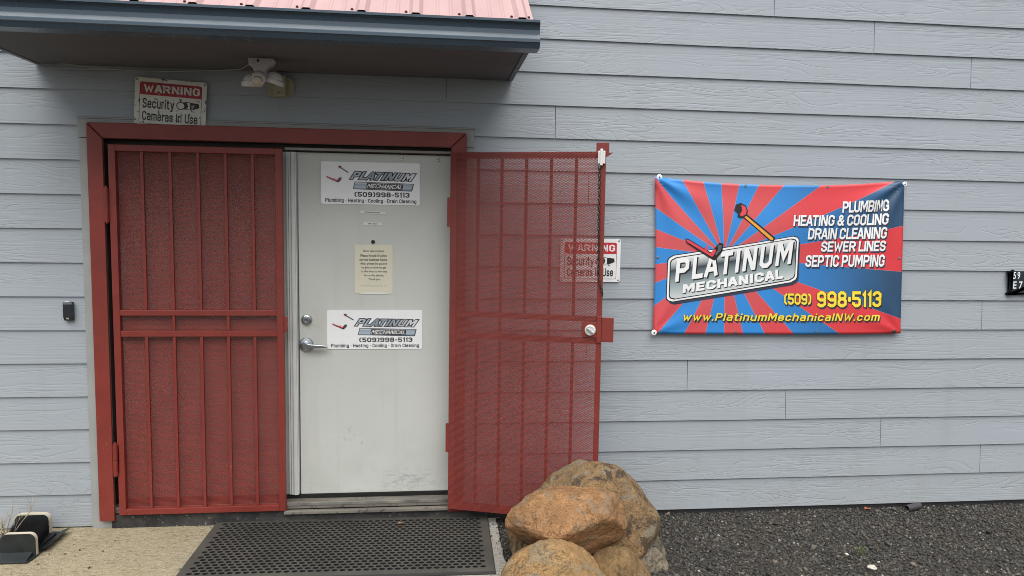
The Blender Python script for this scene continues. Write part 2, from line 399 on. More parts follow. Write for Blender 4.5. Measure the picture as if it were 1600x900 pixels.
M['old_white'] = m_weathersign(); M['old_red'] = m_chipped('chipped_red_print', (0.33,0.018,0.030,1)); M['old_black'] = m_chipped('chipped_black_print', (0.014,0.014,0.015,1))
M['paper'] = plain('cream_paper', (0.70,0.67,0.53,1), 0.8, 0, 0.05)
M['paper_white'] = plain('white_paper', (0.74,0.75,0.72,1), 0.7, 0, 0.04)
M['rays'] = m_rays()
M['plate'] = m_grad('printed_steel_plate', [(0.0,(0.62,0.66,0.66,1)),(0.22,(0.38,0.46,0.46,1)),(0.50,(0.20,0.25,0.27,1)),(0.70,(0.045,0.06,0.075,1)),(0.80,(0.30,0.33,0.34,1)),(1.0,(0.80,0.82,0.82,1))])
M['bar'] = m_grad('printed_silver_bar', [(0.0,(0.17,0.22,0.30,1)),(0.35,(0.42,0.50,0.58,1)),(0.7,(0.30,0.36,0.44,1)),(1.0,(0.62,0.68,0.74,1))])
M['silver'] = m_grad('printed_silver_letters', [(0.0,(0.55,0.60,0.63,1)),(0.3,(0.26,0.32,0.37,1)),(0.65,(0.34,0.40,0.45,1)),(1.0,(0.80,0.83,0.85,1))], True)
M['blackplastic'] = plain('black_plastic', (0.016,0.020,0.026,1), 0.38, 0, 0.2, 40)
M['plaque'] = plain('slate_plaque', (0.016,0.026,0.036,1), 0.42, 0, 0.2, 40)
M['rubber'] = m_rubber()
M['rubber_dark'] = plain('near_black_rubber', (0.008,0.008,0.008,1), 0.9)
M['bristle'] = plain('black_bristle', (0.010,0.010,0.012,1), 0.6)
M['cream'] = plain('cream_plastic', (0.58,0.53,0.42,1), 0.5)
M['boot'] = plain('black_moulded_plastic', (0.020,0.026,0.028,1), 0.42, 0, 0.5, 14)
M['lightwhite'] = plain('aged_white_plastic', (0.62,0.60,0.58,1), 0.42, 0, 0.12, 25)
M['beige'] = plain('yellowed_beige_plastic', (0.40,0.375,0.26,1), 0.5, 0, 0.1, 25)
M['cable'] = plain('grey_wire', (0.42,0.42,0.40,1), 0.5)
M['twig'] = plain('dry_straw', (0.46,0.40,0.30,1), 0.8)
M['leaf'] = plain('dry_brown_leaf', (0.38,0.20,0.09,1), 0.8)
M['leaf_o'] = plain('orange_dry_leaf', (0.42,0.14,0.05,1), 0.8)
M['green'] = plain('fresh_weed_green', (0.10,0.17,0.04,1), 0.7)
M['palestone'] = plain('pale_stone', (0.55,0.52,0.45,1), 0.85, 0, 0.25, 30, 0.3)
M['pipe'] = plain('black_pipe', (0.05,0.05,0.055,1), 0.5)

# ------------------------------------------------------------------ setting: ground and concrete pad
def structure(o): o['kind'] = 'structure'; return o
ROW, Z0 = 0.184, 0.02
g = MB(); g.add([(-200,-200,-0.014),(200,-200,-0.014),(200,60,-0.014),(-200,60,-0.014)], [(0,1,2,3)])
structure(obj('gravel_ground', g, M['gravel']))
PADX = 0.395
c = MB(); nx = 60
edge = [(PADX+0.012*mnoise.noise(Vector((i*0.5, 3.3, 0))), -1.25+1.27*i/nx) for i in range(nx+1)]
poly = [(-5.0,-1.25)] + edge + [(-5.0,0.02)]
c.prism(poly, 'z', -0.05, 0.013)
structure(obj('concrete_pad', c, M['concrete'], bevel=0.006))

# ------------------------------------------------------------------ building wall with lap siding
rng = random.Random(5)
wall = thing('building_wall', 'grey lap sided building wall with wood grain boards', 'wall', (1.0, 0.0, 0.0))
joints = {-4: [0.2,4.1], -3: [0.75,4.6], -2: [1.36,5.0], -1: [1.36,5.2], 0: [1.984,5.6], 1: [2.613,6.1], 2: [3.247], 3: [0.087,3.9], 4: [0.709,4.5],
          5: [5.1], 6: [0.912,5.0], 7: [1.54,5.6], 8: [2.17,6.0], 9: [2.80], 10: [3.43], 11: [0.92,4.0], 12: [1.542,4.6], 13: [2.171,5.2], 14: [2.802,5.8], 15: [3.488], 16: [4.1]}
sd_ = MB()
def board(k, x0, x1):
    zb = Z0+(16-k)*ROW; zt = zb+ROW+0.02; r = rng.random(); n = max(2, int((x1-x0)/0.35)); vs = []; fs = []
    for i in range(n+1):
        x = x0+(x1-x0)*i/n
        w = 0.0022*mnoise.noise(Vector((x*1.3, k*7.7, 0.2))) if k < 16 else 0
        vs += [(x,-0.0170,zb+w),(x,-0.0058,zt),(x,0.0,zt),(x,-0.0080,zb+w)]
    for i in range(n):
        a = i*4; b = a+4
        fs += [(a,b,b+1,a+1),(a+1,b+1,b+2,a+2),(a+2,b+2,b+3,a+3),(a+3,b+3,b,a)]
    fs += [(0,1,2,3),(n*4+3,n*4+2,n*4+1,n*4)]
    sd_.add(vs, fs, 0, r)
for k in range(-12, 17):
    js = sorted(joints.get(k, [rng.uniform(0.5,3.0)])); xs = [-9.0, -5.2+rng.uniform(-.6,.6)] + js + [9.5]
    for a, b in zip(xs[:-1], xs[1:]):
        a += 0.0016; b -= 0.0016
        if k >= 5:
            if a < -1.857 and b > -1.857: board(k, a, -1.8595) if b > 0.24 or True else None
            if b <= -1.857: board(k, a, b)
            if a < 0.242 and b > 0.242: board(k, 0.2445, b)
            if a >= 0.242: board(k, a, b)
        else: board(k, a, b)
obj('siding', sd_, M['siding'], wall, att='board')
b = MB(); b.box(-9.0,-1.80,0.003,0.12,0.0,5.2).box(0.20,9.5,0.003,0.12,0.0,5.2).box(-1.80,0.20,0.003,0.12,2.16,5.2)
obj('sheathing', b, M['dark_recess'], wall)
b = MB(); b.box(-9.0,-1.86,0.004,0.121,-0.30,0.0).box(0.245,9.5,0.004,0.121,-0.30,0.0)
obj('foundation', b, M['foundation'], wall)
for nm, bx in (('trim_board',(-1.858,-1.745,-0.030,0.003,0.012,2.158)), ('trim_board',(0.139,0.243,-0.030,0.003,0.012,2.158)), ('trim_board',(-1.863,0.246,-0.0305,0.003,2.161,2.262))):
    b = MB(); b.box(*bx); obj(nm, b, M['trim'], wall, bevel=0.002)
b = MB(); b.prism([(-0.030,2.264),(-0.0355,2.262),(-0.0355,2.267),(-0.030,2.272),(0.0,2.276),(0.0,2.264)], 'x', -1.866, 0.249)
obj('drip_cap', b, M['trim'], wall)

# ------------------------------------------------------------------ door frame, doors, sill
fr = thing('door_frame', 'grey double door frame with weathered sill inside the red surround', 'door frame', (-0.8, 0.0, 0.013))
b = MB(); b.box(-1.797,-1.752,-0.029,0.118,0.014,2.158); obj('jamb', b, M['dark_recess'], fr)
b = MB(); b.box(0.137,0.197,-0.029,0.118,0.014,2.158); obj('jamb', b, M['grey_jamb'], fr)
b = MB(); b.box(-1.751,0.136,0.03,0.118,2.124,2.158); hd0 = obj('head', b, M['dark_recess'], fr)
b = MB(); b.box(-0.80,0.136,0.005,0.0295,2.127,2.140); obj('weather_strip', b, M['grey_jamb'], hd0, bevel=0.0015)
b = MB(); b.box(-1.751,0.136,-0.028,0.118,0.092,0.124); obj('sill', b, M['sill'], fr, bevel=0.003)
b = MB(); b.box(-0.815,0.136,-0.060,-0.0285,0.070,0.089); obj('sill_nose', b, M['sill'], fr, bevel=0.003)
b = MB(); b.prism([(-0.0315,0.112),(-0.0285,0.112),(-0.0285,0.1245),(-0.020,0.1265),(-0.022,0.128),(-0.0315,0.1262)], 'x', -1.750, 0.135)
obj('sill_edging', b, M['edging'], fr)
b = MB(); b.box(-1.751,0.136,-0.040,0.110,0.010,0.069); b.box(0.1362,0.46,-0.047,-0.0315,0.004,0.068); b.box(-1.751,-0.8155,-0.0395,-0.0283,0.0692,0.088); obj('riser', b, M['riser'], fr)
b = MB(); b.box(-1.751,0.136,0.047,0.075,0.125,0.145); obj('sweep', b, M['rubber_dark'], fr)

door = thing('entrance_door', 'pale grey steel entrance door left uncovered between the red security gates', 'door', (-0.30,0.06,0.146))
b = MB(); b.box(-0.738,0.134,0.057,0.100,0.147,2.120); obj('door_panel', b, M['door'], door, bevel=0.0025)
b = MB(); b.lathe([(0.031,0),(0.031,0.004),(0.028,0.010),(0.021,0.013),(0.021,0.022),(0.018,0.025),(0.009,0.025),(0.008,0.022)], (-0.697,0.057,1.172))
dbolt = obj('deadbolt', b, M['satin'], door, smooth=False, bevel=0.001)
b = MB(); b.box(-0.6985,-0.6955,0.0305,0.0345,1.166,1.178); obj('keyhole', b, M['black'], dbolt)
b = MB(); b.lathe([(0.042,0),(0.042,0.004),(0.038,0.010),(0.022,0.014),(0.017,0.016),(0.017,0.045),(0.014,0.049)], (-0.700,0.057,1.027))
hd = obj('lever_handle', b, M['satin'], door, bevel=0.001)
b = MB(); b.add([], []); b.prism([(-0.708,1.040),(-0.60,1.031),(-0.578,1.0285),(-0.576,1.018),(-0.60,1.015),(-0.708,1.012)], 'y', 0.012, 0.028); obj('lever', b, M['satin'], hd, bevel=0.004)
b = MB(); b.lathe([(0.0075,0),(0.0075,0.003),(0.004,0.003)], (-0.700,0.012,1.027)); obj('keyhole', b, M['darkmetal'], hd)
b = MB(); b.lathe([(0.011,0),(0.011,0.005),(0.008,0.007),(0.005,0.004)], (-0.322,0.057,1.622)); obj('peephole', b, M['darkmetal'], door)
for hx in (-0.160, 0.043):
    b = MB(); b.lathe([(0.007,0),(0.008,0.010),(0.006,0.016),(0.002,0.018)], (hx,0.057,2.092)); b.lathe([(0.005,0),(0.006,0.008),(0.002,0.010)], (hx,0.057,2.107)); obj('peg', b, M['bright'], door, smooth=True)

door2 = thing('entrance_door', 'pale grey second door leaf behind the closed red security gate', 'door', (-1.27,0.06,0.146))
b = MB(); b.box(-1.748,-0.744,0.057,0.100,0.147,2.120); obj('door_panel', b, M['door'], door2, bevel=0.0025)
b = MB(); b.box(-0.797,-0.788,0.030,0.0565,0.156,2.118)
b.prism([(-0.786,0.0565),(-0.786,0.034),(-0.778,0.034),(-0.775,0.039),(-0.770,0.028),(-0.752,0.028),(-0.750,0.034),(-0.746,0.034),(-0.746,0.0565)], 'z', 0.152, 2.118)
obj('astragal', b, M['white_metal'], door2)

# ------------------------------------------------------------------ red steel surround
gf = thing('gate_frame', 'mitred red steel surround fixed around the doorway', 'gate frame', (-0.80,-0.03,0.06))
YF, YB = -0.062, -0.044
def mitre(pts, nm):
    b = MB(); b.prism(pts, 'y', YF, YB); return obj(nm, b, M['red'], gf, bevel=0.003)
xo0, xi0, xi1, xo1, zt, zi, zb = -1.806,-1.727,0.117,0.203,2.238,2.157,0.062
j1 = mitre([(xo0,zb),(xi0,zb),(xi0,zi-0.003),(xo0,zt-0.003)], 'jamb')
j2 = mitre([(xi1,zb),(xo1,zb),(xo1,zt-0.003),(xi1,zi-0.003)], 'jamb')
hdx = mitre([(xo0+0.003,zt),(xi0+0.003,zi),(xi1-0.003,zi),(xo1-0.003,zt)], 'header')
b = MB(); b.box(xo0+0.004,xi0-0.007,YB+0.0005,-0.0305,zb+0.02,zi); b.box(xi1+0.007,xo1-0.004,YB+0.0005,-0.0305,zb+0.02,zi); b.box(xo0+0.004,xo1-0.004,YB+0.0005,-0.0310,zi+0.008,zt-0.006); obj('backing_bar', b, M['red'], gf)

# ------------------------------------------------------------------ expanded metal and gate leaves
def expanded(x0, x1, z0, z1, y, cw=0.0072, ch=0.0132, w=0.0031, tilt=0.0007):
    nx = int((x1-x0)/(cw/2)); nz = int((z1-z0)/(ch/2)); hx = (x1-x0)/nx; hz = (z1-z0)/nz
    i, j = np.meshgrid(np.arange(nx), np.arange(nz), indexing='ij'); i = i.ravel(); j = j.ravel()
    up = ((i+j) % 2 == 0)
    ax = x0+i*hx; bx = ax+hx; az = np.where(up, z0+j*hz, z0+(j+1)*hz); bz = np.where(up, z0+(j+1)*hz, z0+j*hz)
    dx = bx-ax; dz = bz-az; L = np.hypot(dx, dz); px, pz = -dz/L*w/2, dx/L*w/2
    ex, ez = dx*0.04, dz*0.04
    N = len(i); V = np.zeros((N,4,3))
    V[:,0] = np.stack([ax-px-ex, np.full(N,y-tilt), az-pz-ez], 1); V[:,1] = np.stack([bx-px+ex, np.full(N,y-tilt), bz-pz+ez], 1)
    V[:,2] = np.stack([bx+px+ex, np.full(N,y+tilt), bz+pz+ez], 1); V[:,3] = np.stack([ax+px-ex, np.full(N,y+tilt), az+pz-ez], 1)
    return V.reshape(-1,3)
def quads_obj(name, V, mat, parent, off=(0,0,0)):
    N = len(V)//4; me = bpy.data.meshes.new(name); me.vertices.add(N*4); me.vertices.foreach_set('co', (V-np.array(off)).astype(np.float32).ravel())
    me.loops.add(N*4); me.loops.foreach_set('vertex_index', np.arange(N*4, dtype=np.int32))
    me.polygons.add(N); me.polygons.foreach_set('loop_start', np.arange(0,N*4,4,dtype=np.int32))
    me.update(calc_edges=True); me.materials.append(mat)
    o = bpy.data.objects.new(name, me); COL.objects.link(o); o.parent = parent; return o

def hinge(parent, x, y, z0, z1):
    b = MB(); b.tube([(x,y,z0),(x,y,(z0+z1)/2-0.001)], 0.0125, 14); b.tube([(x,y,(z0+z1)/2+0.001),(x,y,z1)], 0.0125, 14)
    b.tube([(x,y,z1),(x,y,z1+0.006),(x,y,z1+0.010)], [0.006,0.006,0.003], 10); b.tube([(x,y,z0),(x,y,z0-0.008)], [0.006,0.003], 10)
    b.box(x-0.016,x+0.016,y+0.004,y+0.010,z0+0.012,z1-0.012)
    return obj('hinge', b, M['red'], parent, smooth=False)

# closed leaf, in front of the second door
ga = thing('security_gate', 'closed red security gate with five vertical bars over expanded metal mesh', 'security gate', (-1.25,-0.045,0.093))
X0, X1, ZB, ZT, YA, YC = -1.701,-0.803,0.094,2.126,-0.062,-0.028
def part(nm, par, *bx, bevel=0.0022):
    b = MB(); b.box(*bx); return obj(nm, b, M['red'], par, bevel=bevel)
part('stile', ga, X0,X0+0.036,YA,YC,ZB,ZT); part('stile', ga, X1-0.036,X1,YA,YC,ZB,ZT)
xa, xb = X0+0.0365, X1-0.0365
for z0, z1 in ((ZT-0.034,ZT),(1.209,1.240),(1.093,1.126),(ZB,ZB+0.034)): part('rail', ga, xa,xb,YA+0.001,YC,z0,z1)
for i, x in enumerate((-1.532,-1.388,-1.244,-1.101,-0.959)):
    part('bar', ga, x-0.0078,x+0.0078,YA+0.004,YA+0.020,1.2405,ZT-0.0345, bevel=0.0015)
    part('bar', ga, x-0.0078,x+0.0078,YA+0.004,YA+0.020,ZB+0.0345,1.0925, bevel=0.0015)
    if i in (1,3): part('bar', ga, x-0.0078,x+0.0078,YA+0.004,YA+0.020,1.1265,1.2085, bevel=0.0015)
quads_obj('mesh_screen', expanded(X0+0.012,X1-0.012,ZB+0.012,ZT-0.012,YC+0.0025), M['mesh_red'], ga, OFF[ga.name])
hinge(ga, X0-0.013, YA-0.004, 1.712, 1.897); hinge(ga, X0-0.008, YA-0.004, 0.322, 0.500)
part('strike_plate', ga, X1+0.0005,X1+0.020,YA+0.004,YA+0.010,1.118,1.205)

# open leaf, swung out to the right; local x along the leaf, local -y faces the yard
gb = thing('security_gate', 'open red security gate swung outward, mesh side facing out, round lock cylinder', 'security gate', (0.112,-0.085,0.09), -R(17.6), local=True)
def lz(z): return z-0.09
LW = 0.857; T = 0.034
def lpart(nm, x0,x1,y0,y1,z0,z1, mat=None, bevel=0.002):
    b = MB(); b.box(x0,x1,y0,y1,lz(z0),lz(z1)); return obj(nm, b, mat or M['red'], gb, bevel=bevel)
lpart('stile', 0.0,0.036,0.0,T,0.090,2.126); lpart('stile', LW-0.028,LW,-0.004,T,0.100,2.132)
for z0, z1 in ((2.094,2.127),(1.214,1.242),(1.090,1.120),(0.094,0.126)): lpart('rail', 0.0365,LW-0.0285,0.0005,T,z0,z1)
for i, x in enumerate((0.158,0.292,0.428,0.565,0.701)):
    lpart('bar', x-0.008,x+0.008,0.003,0.019,1.2425,2.0935, bevel=0.0015); lpart('bar', x-0.008,x+0.008,0.003,0.019,0.1265,1.0895, bevel=0.0015)
    if i in (1,3): lpart('bar', x-0.008,x+0.008,0.003,0.019,1.1205,1.2135, bevel=0.0015)
quads_obj('mesh_screen', expanded(0.001,LW-0.0285,lz(0.092),lz(2.128),-0.0016,w=0.0026), M['mesh_red'], gb)
lb = lpart('lock_box', 0.753,0.835,-0.008,0.030,1.127,1.213)
b = MB(); b.lathe([(0.0305,0),(0.0305,0.006),(0.028,0.012),(0.022,0.014),(0.020,0.010)], (0.798,-0.008,lz(1.168)))
cyl = obj('lock_cylinder', b, M['bright'], lb, bevel=0.001)
b = MB(); b.add([], []); th = R(-38)
q = [(-0.021,-0.0035),(0.021,-0.0035),(0.021,0.0035),(-0.021,0.0035)]
b.prism([(0.798+x*math.cos(th)-z*math.sin(th), lz(1.166)+x*math.sin(th)+z*math.cos(th)) for x,z in q], 'y', -0.034, -0.018)
obj('thumb_turn', b, M['satin'], lb, bevel=0.002)
lpart('latch_guard', LW+0.0005,LW+0.066,-0.006,0.0,1.105,1.240, bevel=0.006)
lpart('guard_strap', LW-0.024,LW-0.0005,-0.012,-0.0045,1.100,1.246)
lpart('top_tab', LW-0.052,LW+0.016,0.012,0.018,2.112,2.176, bevel=0.001)
b = MB(); b.prism([(LW+0.001,lz(2.120)),(LW+0.040,lz(2.123)),(LW+0.001,lz(2.098))], 'y', 0.002, 0.010); obj('corner_spur', b, M['red'], gb)
b = MB(); b.box(LW-0.040,LW-0.028,-0.022,-0.0045,lz(2.062),lz(2.130)); b.box(LW-0.013,LW-0.001,-0.022,-0.0045,lz(2.062),lz(2.130)); b.box(LW-0.028,LW-0.013,-0.030,-0.006,lz(2.052),lz(2.140))
bolt = obj('top_latch', b, M['bright'], gb, bevel=0.003)
for z0, z1 in ((1.715,1.878),(0.426,0.591)):
    b = MB(); b.tube([(-0.006,0.008,lz(z0)),(-0.006,0.008,lz(z1))], 0.012, 14); obj('hinge', b, M['red'], gb)

# chain hanging from the latch of the open leaf
ch = MB(); rotl = Matrix.Rotation(-R(17.6), 3, 'Z'); base = Vector((0.112,-0.085,0.0)); nl = 34
for i in range(nl):
    zc = 2.045-i*0.0205; lx = 0.826+0.010*i/nl
    if i > nl-5: lx += 0.006*(i-nl+5)
    a = R(90*(i % 2)+25); pts = []
    for j in range(13):
        t = 2*math.pi*j/12; rx = 0.0062*math.cos(t); rz = 0.0140*math.sin(t)
        p = Vector((lx+rx*math.cos(a), -0.0145+rx*math.sin(a), zc+rz)); q = rotl @ Vector((p.x,p.y,0)) + base; pts.append((q.x,q.y,p.z))
    ch.tube(pts, 0.0021, 6, cap=False)
tag(obj('chain', ch, M['darkmetal'], None, smooth=True), 'thin dark chain hanging down the free edge of the open gate', 'chain')

# ------------------------------------------------------------------ porch roof
pr = thing('porch_roof', 'small porch roof over the door with pale red ribbed metal and slate gutter', 'roof', (-0.8,0.0,2.54))
RX0, RX1, YE, ZE, SL = -2.075, 0.468, -0.80, 2.660, 0.72
b = MB()
prof = []; x = RX1; ribs = [0.414+i*(-0.2405) for i in range(11)]
pts = [(RX0,0)]
for rx in sorted(ribs):
    for dx, h in ((-0.152,0),(-0.147,0.003),(-0.139,0.003),(-0.134,0),(-0.092,0),(-0.087,0.003),(-0.079,0.003),(-0.074,0),(-0.032,0),(-0.014,0.019),(0.014,0.019),(0.032,0)):
        if RX0 < rx+dx < RX1: pts.append((rx+dx,h))
pts.append((RX1,0)); n = len(pts)
def rp(x,h,s,th=0.0):  # s: metres up from the eave in plan
    return (x, YE+s-h*0.58-th*0.5, ZE+s*SL+h*0.82-th)
vs = [rp(x,h,s,th) for th in (0.0,0.0012) for s in (0.0,0.795) for x,h in pts]; fs = []
for i in range(n-1):
    fs += [(i,i+1,n+i+1,n+i),(2*n+i,3*n+i,3*n+i+1,2*n+i+1),(i,2*n+i,2*n+i+1,i+1)]
b.add(vs, fs); roofp = obj('metal_panel', b, M['roof'], pr)
for rx in ribs[:8]:
    for dx in ((-0.045,) if rx < 0.4 else (-0.045,0.035)):
        b = MB(); c0 = rp(rx+dx,0,0.035); b.lathe([(0.007,0),(0.007,0.002),(0.005,0.007),(0.002,0.007)], c0, (0,-0.58,0.82), 8); obj('screw', b, M['darkmetal'], roofp)
b = MB()
for rx in ribs:
    b.add([rp(rx-0.030,0,0.004),rp(rx-0.013,0.0175,0.004),rp(rx+0.013,0.0175,0.004),rp(rx+0.030,0,0.004),rp(rx+0.030,0,0.02),rp(rx-0.030,0,0.02),rp(rx-0.013,0.0175,0.02),rp(rx+0.013,0.0175,0.02)],
          [(0,1,2,3),(0,3,4,5),(1,6,7,2)])
obj('closure_strip', b, M['rubber_dark'], roofp)
b = MB(); gx0, gx1 = -2.10, 0.489
gp = [(-0.762,2.642),(-0.757,2.642),(-0.757,2.530),(-0.842,2.530),(-0.856,2.552),(-0.861,2.555),(-0.861,2.567),(-0.853,2.572),(-0.843,2.592),(-0.842,2.612),(-0.850,2.632),(-0.858,2.640),(-0.866,2.641),(-0.866,2.652),(-0.852,2.652),(-0.852,2.648),(-0.838,2.625),(-0.836,2.592),(-0.846,2.566),(-0.836,2.5345),(-0.762,2.5345)]
b.prism(gp, 'x', gx0, gx1)
b.prism([(-0.757,2.640),(-0.757,2.531),(-0.841,2.531),(-0.858,2.553),(-0.858,2.567),(-0.842,2.592),(-0.841,2.612),(-0.856,2.640)], 'x', gx1+0.0002, gx1+0.002)
obj('gutter', b, M['gutter'], pr)
b = MB(); b.box(-2.045,0.430,-0.735,-0.0185,2.540,2.552); obj('soffit', b, M['soffit'], pr)
b = MB(); b.box(-2.070,0.462,-0.756,-0.736,2.536,2.668); obj('fascia', b, M['rake'], pr)
for xx in (0.432, -2.070):
    b = MB(); b.prism([(-0.7355,2.536),(-0.0185,2.536),(-0.0185,ZE+0.775*SL-0.02),(-0.7355,ZE+0.06*SL-0.02)], 'x', xx, xx+0.026); obj('rake_board', b, M['rake'], pr, bevel=0.002)

# ------------------------------------------------------------------ lettering helpers
TXT = {}
OO = [(.3,0),(.7,0),(1,.15),(1,.85),(.7,1),(.3,1),(0,.85),(0,.15),'c']
CC = [(1,.78),(1,.85),(.7,1),(.3,1),(0,.85),(0,.15),(.3,0),(.7,0),(1,.15)]
SS = [(1,.80),(1,.87),(.7,1),(.3,1),(0,.87),(0,.65),(.25,.54),(.75,.46),(1,.35),(1,.13),(.7,0),(.3,0),(0,.13),(0,.20)]
BW = [(.7,0),(1,.13),(1,.4),(.75,.52)]
GL = {'A':(.56,[(0,0),(.42,1),(.58,1),(1,0)],[(.2,.27),(.8,.27)]),'B':(.52,[(.75,.52),(1,.63),(1,.87),(.7,1),(0,1),(0,0)]+BW+[(.1,.52)]),
 'C':(.52,CC+[(1,.22)]),'D':(.52,[(0,0),(0,1),(.65,1),(1,.83),(1,.17),(.65,0),'c']),'E':(.44,[(1,1),(0,1),(0,0),(1,0)],[(.05,.5),(.85,.5)]),'F':(.44,[(1,1),(0,1),(0,0)],[(.05,.5),(.8,.5)]),
 'G':(.52,CC+[(1,.44),(.78,.44)]),'H':(.54,[(0,0),(0,1)],[(1,0),(1,1)],[(.05,.5),(.95,.5)]),'I':(0,[(0,0),(0,1)]),'K':(.54,[(0,0),(0,1)],[(1,1),(.1,.42)],[(.35,.6),(1,0)]),'L':(.42,[(0,1),(0,0),(1,0)]),
 'M':(.72,[(0,0),(0,1),(.14,1),(.5,.32),(.86,1),(1,1),(1,0)]),'N':(.56,[(0,0),(0,1),(.14,1),(.86,0),(1,0),(1,1)]),'O':(.52,OO),'P':(.52,[(0,0),(0,1),(.7,1),(1,.87),(1,.57),(.7,.44),(.1,.44)]),
 'R':(.54,[(0,0),(0,1),(.7,1),(1,.87),(1,.61),(.7,.48),(.1,.48)],[(.55,.46),(1,0)]),'S':(.50,SS),'T':(.50,[(0,1),(1,1)],[(.5,.95),(.5,0)]),'U':(.52,[(0,1),(0,.15),(.3,0),(.7,0),(1,.15),(1,1)]),
 'W':(.80,[(0,1),(.24,0),(.5,.75),(.76,0),(1,1)]),'Y':(.54,[(0,1),(.5,.45),(1,1)],[(.5,.5),(.5,0)]),'&':(.58,[(1,0),(.2,.72),(.2,.88),(.4,1),(.6,1),(.78,.88),(.78,.72),(0,.35),(0,.13),(.25,0),(.55,0),(1,.42)]),
 '0':(.52,OO),'1':(.14,[(.3,.86),(1,1),(1,0)]),'3':(.50,[(0,.85),(0,.87),(.3,1),(.7,1),(1,.87),(1,.63),(.75,.52),(.5,.52)],[(.75,.52),(1,.40),(1,.13),(.7,0),(.3,0),(0,.13),(0,.15)]),'5':(.50,[(1,1),(0,1),(0,.56),(.7,.56),(1,.43),(1,.14),(.7,0),(.3,0),(0,.14),(0,.16)]),
 '7':(.5,[(0,1),(1,1),(.4,0)]),'8':(.52,[(.3,.53),(.05,.65),(.05,.87),(.3,1),(.7,1),(.95,.87),(.95,.65),(.7,.53),'c'],[(.3,.50),(0,.38),(0,.13),(.3,0),(.7,0),(1,.13),(1,.38),(.7,.50)]),
 '9':(.52,[(.08,.08),(.3,0),(.7,0),(1,.15),(1,.85),(.7,1),(.3,1),(0,.86),(0,.58),(.3,.45),(.95,.45)]),'(':(.20,[(.9,1),(.2,.88),(0,.72),(0,.28),(.2,.12),(.9,0)]),')':(.20,[(.1,1),(.8,.88),(1,.72),(1,.28),(.8,.12),(.1,0)]),'-':(.22,[(0,.45),(1,.45)]),
 '.':(0,[(0,0),(0,.02)]),'\u00b7':(0,[(0,.38),(0,.44)]),'\u2022':(.06,[(0.5,.43),(0.5,.57)],[(0,.5),(1,.5)]),
 'a':(.44,[(.08,.72),(.75,.72),(1,.61),(1,0)],[(.95,.42),(.22,.42),(0,.33),(0,.10),(.22,0),(.95,0)]),'b':(.46,[(0,1),(0,0),(.7,0),(1,.12),(1,.60),(.7,.72),(.1,.72)]),'c':(.44,[(1,.585),(1,.60),(.7,.72),(.3,.72),(0,.60),(0,.12),(.3,0),(.7,0),(1,.12),(1,.135)]),
 'd':(.46,[(1,1),(1,0),(.3,0),(0,.12),(0,.60),(.3,.72),(.9,.72)]),'e':(.46,[(.05,.37),(1,.37),(1,.60),(.7,.72),(.3,.72),(0,.60),(0,.12),(.3,0),(.7,0),(1,.12)]),'g':(.46,[(.9,0),(.3,0),(0,.12),(0,.60),(.3,.72),(1,.72),(1,-.14),(.75,-.25),(.1,-.25)]),
 'h':(.46,[(0,0),(0,1)],[(.1,.72),(.7,.72),(1,.60),(1,0)]),'i':(0,[(0,0),(0,.60)],[(0,.94),(0,.97)]),'l':(0,[(0,0),(0,1)]),'m':(.76,[(0,0),(0,.72),(.40,.72),(.5,.64),(.5,0)],[(.58,.72),(.9,.72),(1,.62),(1,0)]),'n':(.46,[(0,0),(0,.72),(.7,.72),(1,.60),(1,0)]),
 'o':(.46,[(.3,0),(.7,0),(1,.12),(1,.60),(.7,.72),(.3,.72),(0,.60),(0,.12),'c']),'p':(.46,[(0,-.25),(0,.72),(.7,.72),(1,.60),(1,.12),(.7,0),(.1,0)]),'r':(.24,[(0,0),(0,.72),(1,.72)]),'s':(.42,[(x,y*.72) for x,y in SS]),'t':(.30,[(.35,.95),(.35,.10),(.6,0),(1,0)],[(0,.72),(.9,.72)]),
 'u':(.46,[(0,.72),(0,.12),(.3,0),(1,0),(1,.72)]),'w':(.70,[(0,.72),(.25,0),(.5,.55),(.75,0),(1,.72)]),'y':(.46,[(0,.72),(.5,.02)],[(1,.72),(.4,-.25),(.05,-.25)])}
def strip(pts, t):
    closed = pts[-1] == 'c'
    if closed: pts = pts[:-1]
    n = len(pts); P = [np.array(p, float) for p in pts]; L = []; Rr = []
    if not closed:
        e0 = P[0]-P[1]; e1 = P[-1]-P[-2]; P[0] = P[0]+e0/np.linalg.norm(e0)*t*0.5; P[-1] = P[-1]+e1/np.linalg.norm(e1)*t*0.5
    for i in range(n):
        d0 = P[i]-P[i-1] if (i > 0 or closed) else None; d1 = P[(i+1) % n]-P[i] if (i < n-1 or closed) else None
        d0 = d1 if d0 is None else d0; d1 = d0 if d1 is None else d1
        d0 = d0/np.linalg.norm(d0); d1 = d1/np.linalg.norm(d1); n0 = np.array([-d0[1],d0[0]]); n1 = np.array([-d1[1],d1[0]]); m = n0+n1
        if np.linalg.norm(m) < 0.25: m = n0
        m = m/np.linalg.norm(m); k = t/2/max(0.42, float(m@n0)); L.append(P[i]+m*k); Rr.append(P[i]-m*k)
    return L+Rr, [(i, n+i, n+(i+1) % n, (i+1) % n) for i in range(n if closed else n-1)]
